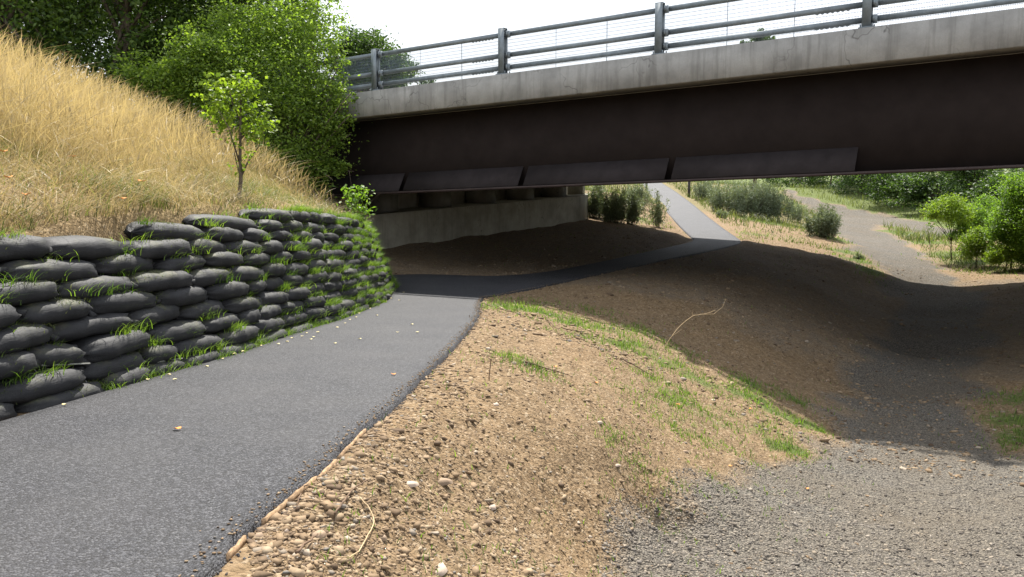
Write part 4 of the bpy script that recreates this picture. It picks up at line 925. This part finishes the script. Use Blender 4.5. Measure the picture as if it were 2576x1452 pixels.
for k_, (a, b_, l_) in enumerate([(1397,925,'orange yellow leaf high on the mound, leftmost of those on the soil'),(1705,1020,'orange leaf in the sparse grass half way down the mound'),(1838,1175,'orange leaf near the foot of the grassy slope, above the gravel'),(2030,1232,'yellow leaf on the gravel edge below the green clumps'),(1500,965,'orange leaf on the mound left of the bent twig'),(1888,1030,'orange leaf among green blades near the shadow edge')]): leafthing(a, b_, l_, 'leaforange', .028, 'orange leaves on the mound', None, 100 + k_)
for k_, (a, b_, l_) in enumerate([(12,428,'orange leaf in the bank grass at the left edge of the view'),(185,436,'orange leaf in the dry grass half way up the bank'),(25,500,'orange leaf low in the bank grass at the left edge'),(360,500,'orange leaf in the flattened straw left of the young tree'),(70,545,'orange leaf on straw just above the top bags at the left'),(310,548,'orange leaf on straw above the bare soil patch')]): leafthing(a, b_, l_, 'leaforange', .05, 'orange leaves in the bank grass', pick(a, b_) + np.array([0, 0, .16]), 120 + k_)

# ------------------------------------------------------------------ posts beside the far path
for (x_, yb, Y, lab, w_) in ((1626, 488, 80, 'dark square post left of the far path', .085), (1733, 490, 74, 'dark square post right of the far path beside the gorse', .10)):
    c = atY(x_, yb, Y); c[2] = Hz(c[0], c[1])[0]; e = empty('gate_post', c, lab, 'post', 'posts beside the far path'); m = MB(); m.box(c[0] - w_, c[0] + w_, c[1] - w_, c[1] + w_, c[2] - .2, c[2] + 1.55); m.build('shaft', M['post'], e)
    m = MB(); m.hexa([(c[0] - w_ * 1.15, c[1] - w_ * 1.15, c[2] + 1.552), (c[0] + w_ * 1.15, c[1] - w_ * 1.15, c[2] + 1.552), (c[0] + w_ * 1.15, c[1] + w_ * 1.15, c[2] + 1.552), (c[0] - w_ * 1.15, c[1] + w_ * 1.15, c[2] + 1.552)] + [(c[0] + a * .02, c[1] + b_ * .02, c[2] + 1.66) for a, b_ in ((-1, -1), (1, -1), (1, 1), (-1, 1))]); m.build('post_cap', M['post'], e)
# ------------------------------------------------------------------ sapling and shrubs by the wall
sb = pick(597, 500); sY = sb[1]
def SPt(x, y, d=0): return atY(x, y, sY + d)
e = empty('sapling', sb, 'slender young tree with yellow green lobed leaves on the dry bank above the bags', 'sapling'); m = MB()
m.tube(smooth_line(subdiv(np.array([sb - [0, 0, .1], SPt(605, 470), SPt(607, 440), SPt(602, 400), SPt(606, 350), SPt(604, 290), SPt(608, 230), SPt(600, 200)]), 2), 1), np.linspace(.034, .007, 15), 8)
for L_ in ([(607,445,0),(622,410,.1),(650,370,.15),(668,320,.2)], [(603,410,0),(590,370,-.1),(575,320,-.15),(548,275,-.2)], [(606,350,0),(630,320,.1),(640,290,.2)], [(604,300,0),(585,260,0),(575,220,-.1)], [(606,260,0),(620,230,.1),(626,205,.1)], [(607,452,0),(598,420,.2),(590,388,.3),(594,350,.3)]):
    m.tube([SPt(*q) for q in L_], np.linspace(.014, .004, len(L_)), 6)
m.build('trunk', M['bark'], e, smooth=True)
r_ = np.random.default_rng(3); Cs = []
for (x_, y_, rad, nn) in ((535,222,30,50),(560,245,34,60),(598,215,34,70),(622,235,28,50),(575,285,34,60),(530,285,26,40),(615,285,30,45),(655,300,30,55),(640,335,30,50),(676,322,20,30),(600,350,24,26),(612,398,18,14),(600,425,14,10),(560,315,20,22),(628,262,24,30)):
    c = SPt(x_, y_); R_ = rad * sY / F; Cs.append(c + r_.normal(size=(nn, 3)) * R_ * .62)
Cs = np.vstack(Cs); V_, F3, rr = leaves(Cs, .08 * r_.uniform(.6, 1.2, len(Cs)), r_, asp=.75); V2, F2, rr2 = leaves(Cs + r_.normal(0, .03, Cs.shape), .055, r_, asp=.9)
put('crown', np.vstack([V_, V2]), [np.vstack([F3, F2 + len(V_)])], np.r_[rr, rr2], M['leaf_yellow'], e)
c0 = pick(893, 585)
make_tree('leafy_shrub', 'small shrub with round glossy leaves hanging over the far end of the bag wall', 'bush', c0, [(-.05, 0, .35, .2, .2, .25), (.08, .1, .62, .22, .2, .22), (-.12, .1, .8, .15, .15, .15), (.15, 0, .35, .15, .2, .15)], .012, M['leaf_bright'], 420, .085, seed=4, stems=3, clump=14, jit=1.2)
# big bright bush in front of the bridge
def blob(base, x, y, Y, rx, ry, rz): c = atY(x, y, Y) - base; return (c[0], c[1], c[2], rx, ry, rz)
bb = np.array([-5.4, 21.6, float(Hz(-5.4, 21.6)[0])])
make_tree('broad_green_bush', 'large bright green birch scrub covering the left end of the bridge', 'bush', bb,
    [blob(bb, 760, 330, 21.3, 1.05, .8, 1.2), blob(bb, 660, 250, 21.0, 1.1, .8, 1.0), blob(bb, 740, 200, 21.5, 1.0, .8, 1.0), blob(bb, 810, 270, 21.5, .55, .6, .8), blob(bb, 800, 420, 21.2, .5, .6, .8), blob(bb, 700, 400, 20.8, .7, .7, .7),
     blob(bb, 830, 330, 21.3, .35, .4, .5), blob(bb, 560, 260, 21.2, .9, .8, .7), blob(bb, 640, 130, 21.6, .8, .7, .8), blob(bb, 770, 130, 22, .8, .7, .8), blob(bb, 850, 240, 21.4, .28, .3, .35), blob(bb, 790, 500, 21.1, .35, .5, .45), blob(bb, 470, 240, 21.5, .8, .7, .6), blob(bb, 700, 60, 22, .8, .7, .7), blob(bb, 800, 60, 22.4, .6, .6, .6), blob(bb, 842, 150, 21.8, .3, .3, .5), blob(bb, 590, 60, 22, .7, .6, .6), blob(bb, 820, 545, 20.6, .35, .4, .3), blob(bb, 770, 520, 20.4, .35, .4, .3), blob(bb, 875, 300, 21.2, .16, .2, .22), blob(bb, 892, 245, 21.2, .14, .15, .12), blob(bb, 862, 430, 21, .2, .2, .2), blob(bb, 650, 395, 20.3, .5, .4, .3), blob(bb, 500, 215, 21, .7, .5, .5)],
    .09, M['leaf_dust'], 47000, .082, seed=11, stems=3, clump=38, jit=.85)
bb = np.array([-9.6, 21.5, float(Hz(-9.6, 21.5)[0])])
make_tree('pale_green_bush', 'pale yellow green bush rising behind the crest of the dry bank', 'bush', bb, [blob(bb, 480, 150, 21, .7, .6, .7), blob(bb, 420, 210, 21, .9, .6, .6), blob(bb, 560, 110, 21.6, .6, .5, .6), blob(bb, 540, 170, 21, .8, .5, .6), blob(bb, 350, 190, 21, .5, .5, .5)], .05, M['leaf_dust'], 12000, .085, seed=12, stems=4, clump=40, jit=.8)
k_ = 0
for (x_, Y, h, rx, lab) in ((40, 24, 9, 3.4, 'dark tree at the far left behind the crest of the bank'), (190, 27, 10, 3.4, 'dark tree second from the left behind the bank'), (330, 25, 9.5, 3.2, 'dark tree in the middle of the row behind the bank'), (470, 28, 11, 3.6, 'dark tree behind the pale green bush'), (610, 27, 10.5, 3.2, 'dark tree behind the large bright bush'), (770, 25.5, 9.5, 2.0, 'dark green tree at the right end of the row, next to the open sky'), (110, 33, 12, 4.5, 'taller dark tree farther back at the left'), (400, 34, 12, 4.5, 'taller dark tree farther back in the middle')):
    X = (x_ - 1288) / F * Y; z = float(Hz(X, Y)[0]); r_ = np.random.default_rng(50 + k_); bl = []
    for q in range(11):
        zz = r_.uniform(.16, .95) * h; w_ = rx * (1 - .55 * abs(zz / h - .5)) ; an = r_.random() * 6.28; rr_q = w_ * .55
        bl.append((math.cos(an) * w_ * .5, math.sin(an) * w_ * .45, zz, rr_q, rr_q, rr_q * .8))
    bl += [(r_.normal(0, 1.2), -.8, 1.0, 1.3, 1.0, 1.0), (r_.normal(0, 1.2), -.4, 1.9, 1.4, 1.0, 1.0)]
    make_tree('dark_tree', lab, 'tree', (X, Y, z), bl, .16, M['leaf_mid'] if k_ in (0, 2, 5) else M['leaf_dark'], 22000, .15, 'trees behind the dry bank', seed=60 + k_, clump=60, jit=.8); k_ += 1
def far_tree(x_, ytop, Y, rpx, lab, mat='leaf_far', n=9000, size=.22, group=None, seed=0, name='distant_tree', h=None):
    top = atY(x_, ytop, Y); z = float(Hz(top[0], Y)[0]); h = top[2] - z; R_ = rpx * Y / F; r_ = np.random.default_rng(seed); bl = [(0, 0, h - R_ * .5, R_ * .5, R_ * .5, R_ * .45)]
    for q in range(9): an = r_.random() * 6.28; bl.append((math.cos(an) * R_ * .6, math.sin(an) * R_ * .5, h - R_ * r_.uniform(.5, 1.7), R_ * .45, R_ * .45, R_ * .4))
    make_tree(name, lab, 'tree', (top[0], Y, z), bl, .18, M[mat], n, size, group, seed=seed, clump=45, jit=.8)
far_tree(905, 68, 46, 105, 'rounded green tree beyond the bridge, seen through the left end of the railing', n=26000, size=.17, seed=70)
far_tree(985, 130, 50, 62, 'lower green tree beyond the bridge, right of the rounded one', n=12000, size=.17, seed=71)
far_tree(1075, 190, 62, 34, 'thin topped tree just showing over the bridge edge left of the middle post', n=1200, size=.2, seed=72)
far_tree(1908, 76, 60, 38, 'small tree top showing above the bridge edge between the right hand posts', n=3500, size=.2, seed=73)

# ------------------------------------------------------------------ gorse
def gorse(px, py, wpx, hpx, lab, seed, n=60, Y=None, dens=1.0):
    c = pick(px, py) if Y is None else atY(px, py, Y); c[2] = Hz(c[0], c[1])[0]; r_ = np.random.default_rng(seed); k = np.hypot(c[0], c[1]) / F; W_ = wpx * k / 2; H_ = hpx * k
    e = empty('gorse_bush', c, lab, 'gorse', 'gorse bushes beyond the bridge'); m = MB(); Cs = []; Ds = []; Rn = []
    for q in range(n):
        an = r_.random() * 6.28; rad = r_.random() ** .6; b_ = c + np.array([math.cos(an) * rad * W_ * .75, math.sin(an) * rad * W_ * .6, -.05])
        hh = H_ * r_.uniform(.55, 1.02) * (1 - .35 * rad ** 2); tp = b_ + np.array([math.cos(an) * rad * W_ * .35 + r_.normal(0, .1 * W_), math.sin(an) * rad * W_ * .3, hh]); mid = (b_ + tp) / 2 + r_.normal(0, .03, 3) * H_
        P = np.array([b_, mid, tp]); 
        if q % 2 == 0: m.tube(P, [.012, .008, .004], 4)
        nn = int(85 * dens); t = r_.uniform(.12, 1, nn) ** .8; p = b_ * ((1 - t) ** 2)[:, None] + 2 * mid * (t * (1 - t))[:, None] + tp * (t * t)[:, None]
        Cs.append(p + r_.normal(0, .035 + .035 * H_, (nn, 3)) * (1.1 - .5 * t)[:, None]); Rn.append(np.clip(.15 + .6 * t * r_.uniform(.6, 1.2) + r_.normal(0, .12, nn), 0, 1))
    m.build('stems', M['bark'], e); C_ = np.vstack(Cs); V_, F3, rr = leaves(C_, (.075 + .03 * H_) * r_.uniform(.6, 1.3, len(C_)), r_, flat=0, asp=.22, droop=-.5, rnd=np.concatenate(Rn)); put('foliage', V_, F3, rr, M['gorse'], e)
for k_, (a, b_, w_, h_, n, d, lab) in enumerate([
    (1560, 562, 115, 98, 110, 1, 'bushy grey green gorse at the end of the abutment wall'), (1505, 548, 65, 95, 60, 1, 'dark gorse squeezed against the abutment end'), (1600, 520, 80, 70, 60, 1, 'smaller gorse behind, left of the far path'),
    (1655, 572, 70, 105, 16, 1.2, 'thin spiky gorse with bare stems right beside the path edge'), (1772, 503, 62, 62, 60, 1, 'gorse just right of the dark far post'), (1822, 535, 90, 92, 90, 1, 'tall gorse, left of the dense row'), (1875, 545, 92, 104, 100, 1, 'widest gorse in the middle of the row'),
    (1925, 552, 78, 98, 90, 1, 'dense gorse right of the widest one'), (1965, 560, 48, 98, 18, 1.2, 'upright spiky gorse with visible stems'), (2005, 560, 44, 60, 28, 1, 'low brown flecked gorse between two taller ones'), (2070, 595, 84, 82, 80, 1.1, 'round gorse standing alone beside the gravel track'),
    (1816, 548, 26, 26, 18, 1, 'tiny gorse plant in front of the row'), (2160, 652, 26, 16, 14, 1, 'little pale gorse tuft at the edge of the track')]):
    gorse(a, b_, w_, h_, lab, 200 + k_, n, dens=d)
# ------------------------------------------------------------------ right hand saplings, hedge and wood
def small_tree(px, py, Y, blobs, lab, seed, n, size=.075, tr=.03, mat='leaf_bright', stems=1, name='young_birch', group='young birches beside the track'):
    c = atY(px, py, Y); c[2] = Hz(c[0], c[1])[0]
    make_tree(name, lab, 'tree', c, [blob(c, x_, y_, Y + dy, rx * Y / F, rx * Y / F, ry * Y / F) for (x_, y_, dy, rx, ry) in blobs], tr, M[mat], n, size, group, seed=seed, stems=stems, clump=26, jit=.9)
small_tree(2397, 603, 33, [(2365,528,0,36,20),(2392,512,0,30,18),(2408,552,0,28,18),(2348,540,0,18,12),(2422,532,.3,24,16)], 'slim young birch with a bare trunk, leftmost of the group by the track', 300, 7500, mat='leaf_yellow')
small_tree(2477, 600, 34, [(2440,540,0,30,26),(2470,550,0,34,26),(2490,530,.3,26,26),(2450,572,0,20,14),(2480,510,.5,20,16)], 'young birch behind the low bright bush', 301, 10500)
small_tree(2457, 655, 31, [(2452,608,0,26,22),(2472,596,.2,26,20),(2436,630,0,18,22),(2482,628,0,24,22),(2455,585,.2,14,12)], 'low bright yellow green bush between the slim birches', 302, 8500, .07, .02, 'leaf_yellow', 4, 'bright_bush', None)
small_tree(2544, 652, 30, [(2530,560,0,40,36),(2560,520,0,40,40),(2545,600,0,36,26),(2585,560,0,40,40),(2560,470,0,36,30),(2515,590,0,24,18),(2590,620,0,36,30)], 'tall bright birch at the right edge of the view', 303, 26000)
small_tree(2530, 668, 29.5, [(2520,640,0,30,18),(2555,628,0,34,24),(2500,652,0,18,10),(2580,645,0,26,22)], 'low spreading bright bush under the tall birch at the right edge', 306, 7500, .07, .02, 'leaf_yellow', 5, 'bright_bush', None)
small_tree(2420, 612, 33, [(2412,590,0,22,12),(2432,575,0,20,16),(2440,600,0,18,10)], 'low scrubby bush between the slim birch and the next', 307, 3200, .07, .015, 'leaf_bright', 5, 'bright_bush', None)
small_tree(2342, 595, 36, [(2342,568,0,10,10),(2338,555,0,12,10)], 'tiny bare stemmed sapling left of the young birches', 304, 240, .07, .015)
small_tree(2620, 670, 29, [(2600,560,0,50,50),(2620,640,0,50,50),(2640,480,0,60,60)], 'leafy birch cut off by the right edge, nearest of the group', 305, 12000)
for k_, (x_, Y, h, R_, lab) in enumerate([(1985, 120, 7, 5, 'dark hedge bush farthest along the track'), (2060, 100, 6.9, 4.6, 'dark hedge bush above the bend of the track'), (2140, 92, 5.5, 4, 'dark leafy bush above the grassy bank'), (2230, 82, 5.5, 4, 'dark glossy bush at the middle of the hedge'), (2320, 74, 5.5, 3.6, 'dark bush above the fork of the track'), (2410, 66, 5.5, 3.4, 'dark bush behind the slim birches'), (2500, 60, 5.5, 3.2, 'mottled dark bush behind the tall birch'), (2590, 55, 5.5, 3.2, 'dark bush cut by the right edge behind the birches'), (2180, 120, 7.5, 5.5, 'large dark tree behind the middle of the hedge'), (2380, 105, 8, 5.5, 'large dark tree behind the right part of the hedge'), (2550, 90, 8, 5.5, 'large dark tree farthest right behind the hedge')]):
    X = (x_ - 1288) / F * Y + 1.0; z = float(Hz(X, Y)[0]); r_ = np.random.default_rng(400 + k_); bl = []
    for q in range(10): an = r_.random() * 6.28; bl.append((math.cos(an) * R_ * .6, math.sin(an) * R_ * .4, r_.uniform(.12, .85) * h, R_ * .45, R_ * .4, h * .2))
    make_tree('hedge_bush' if h < 7 else 'wood_tree', lab, 'bush' if h < 7 else 'tree', (X, Y, z), bl, .12, M['leaf_dark'] if k_ % 3 else M['leaf_far'], 11000, .26, 'hedge and trees beyond the gravel track', seed=420 + k_, clump=50, jit=.8)
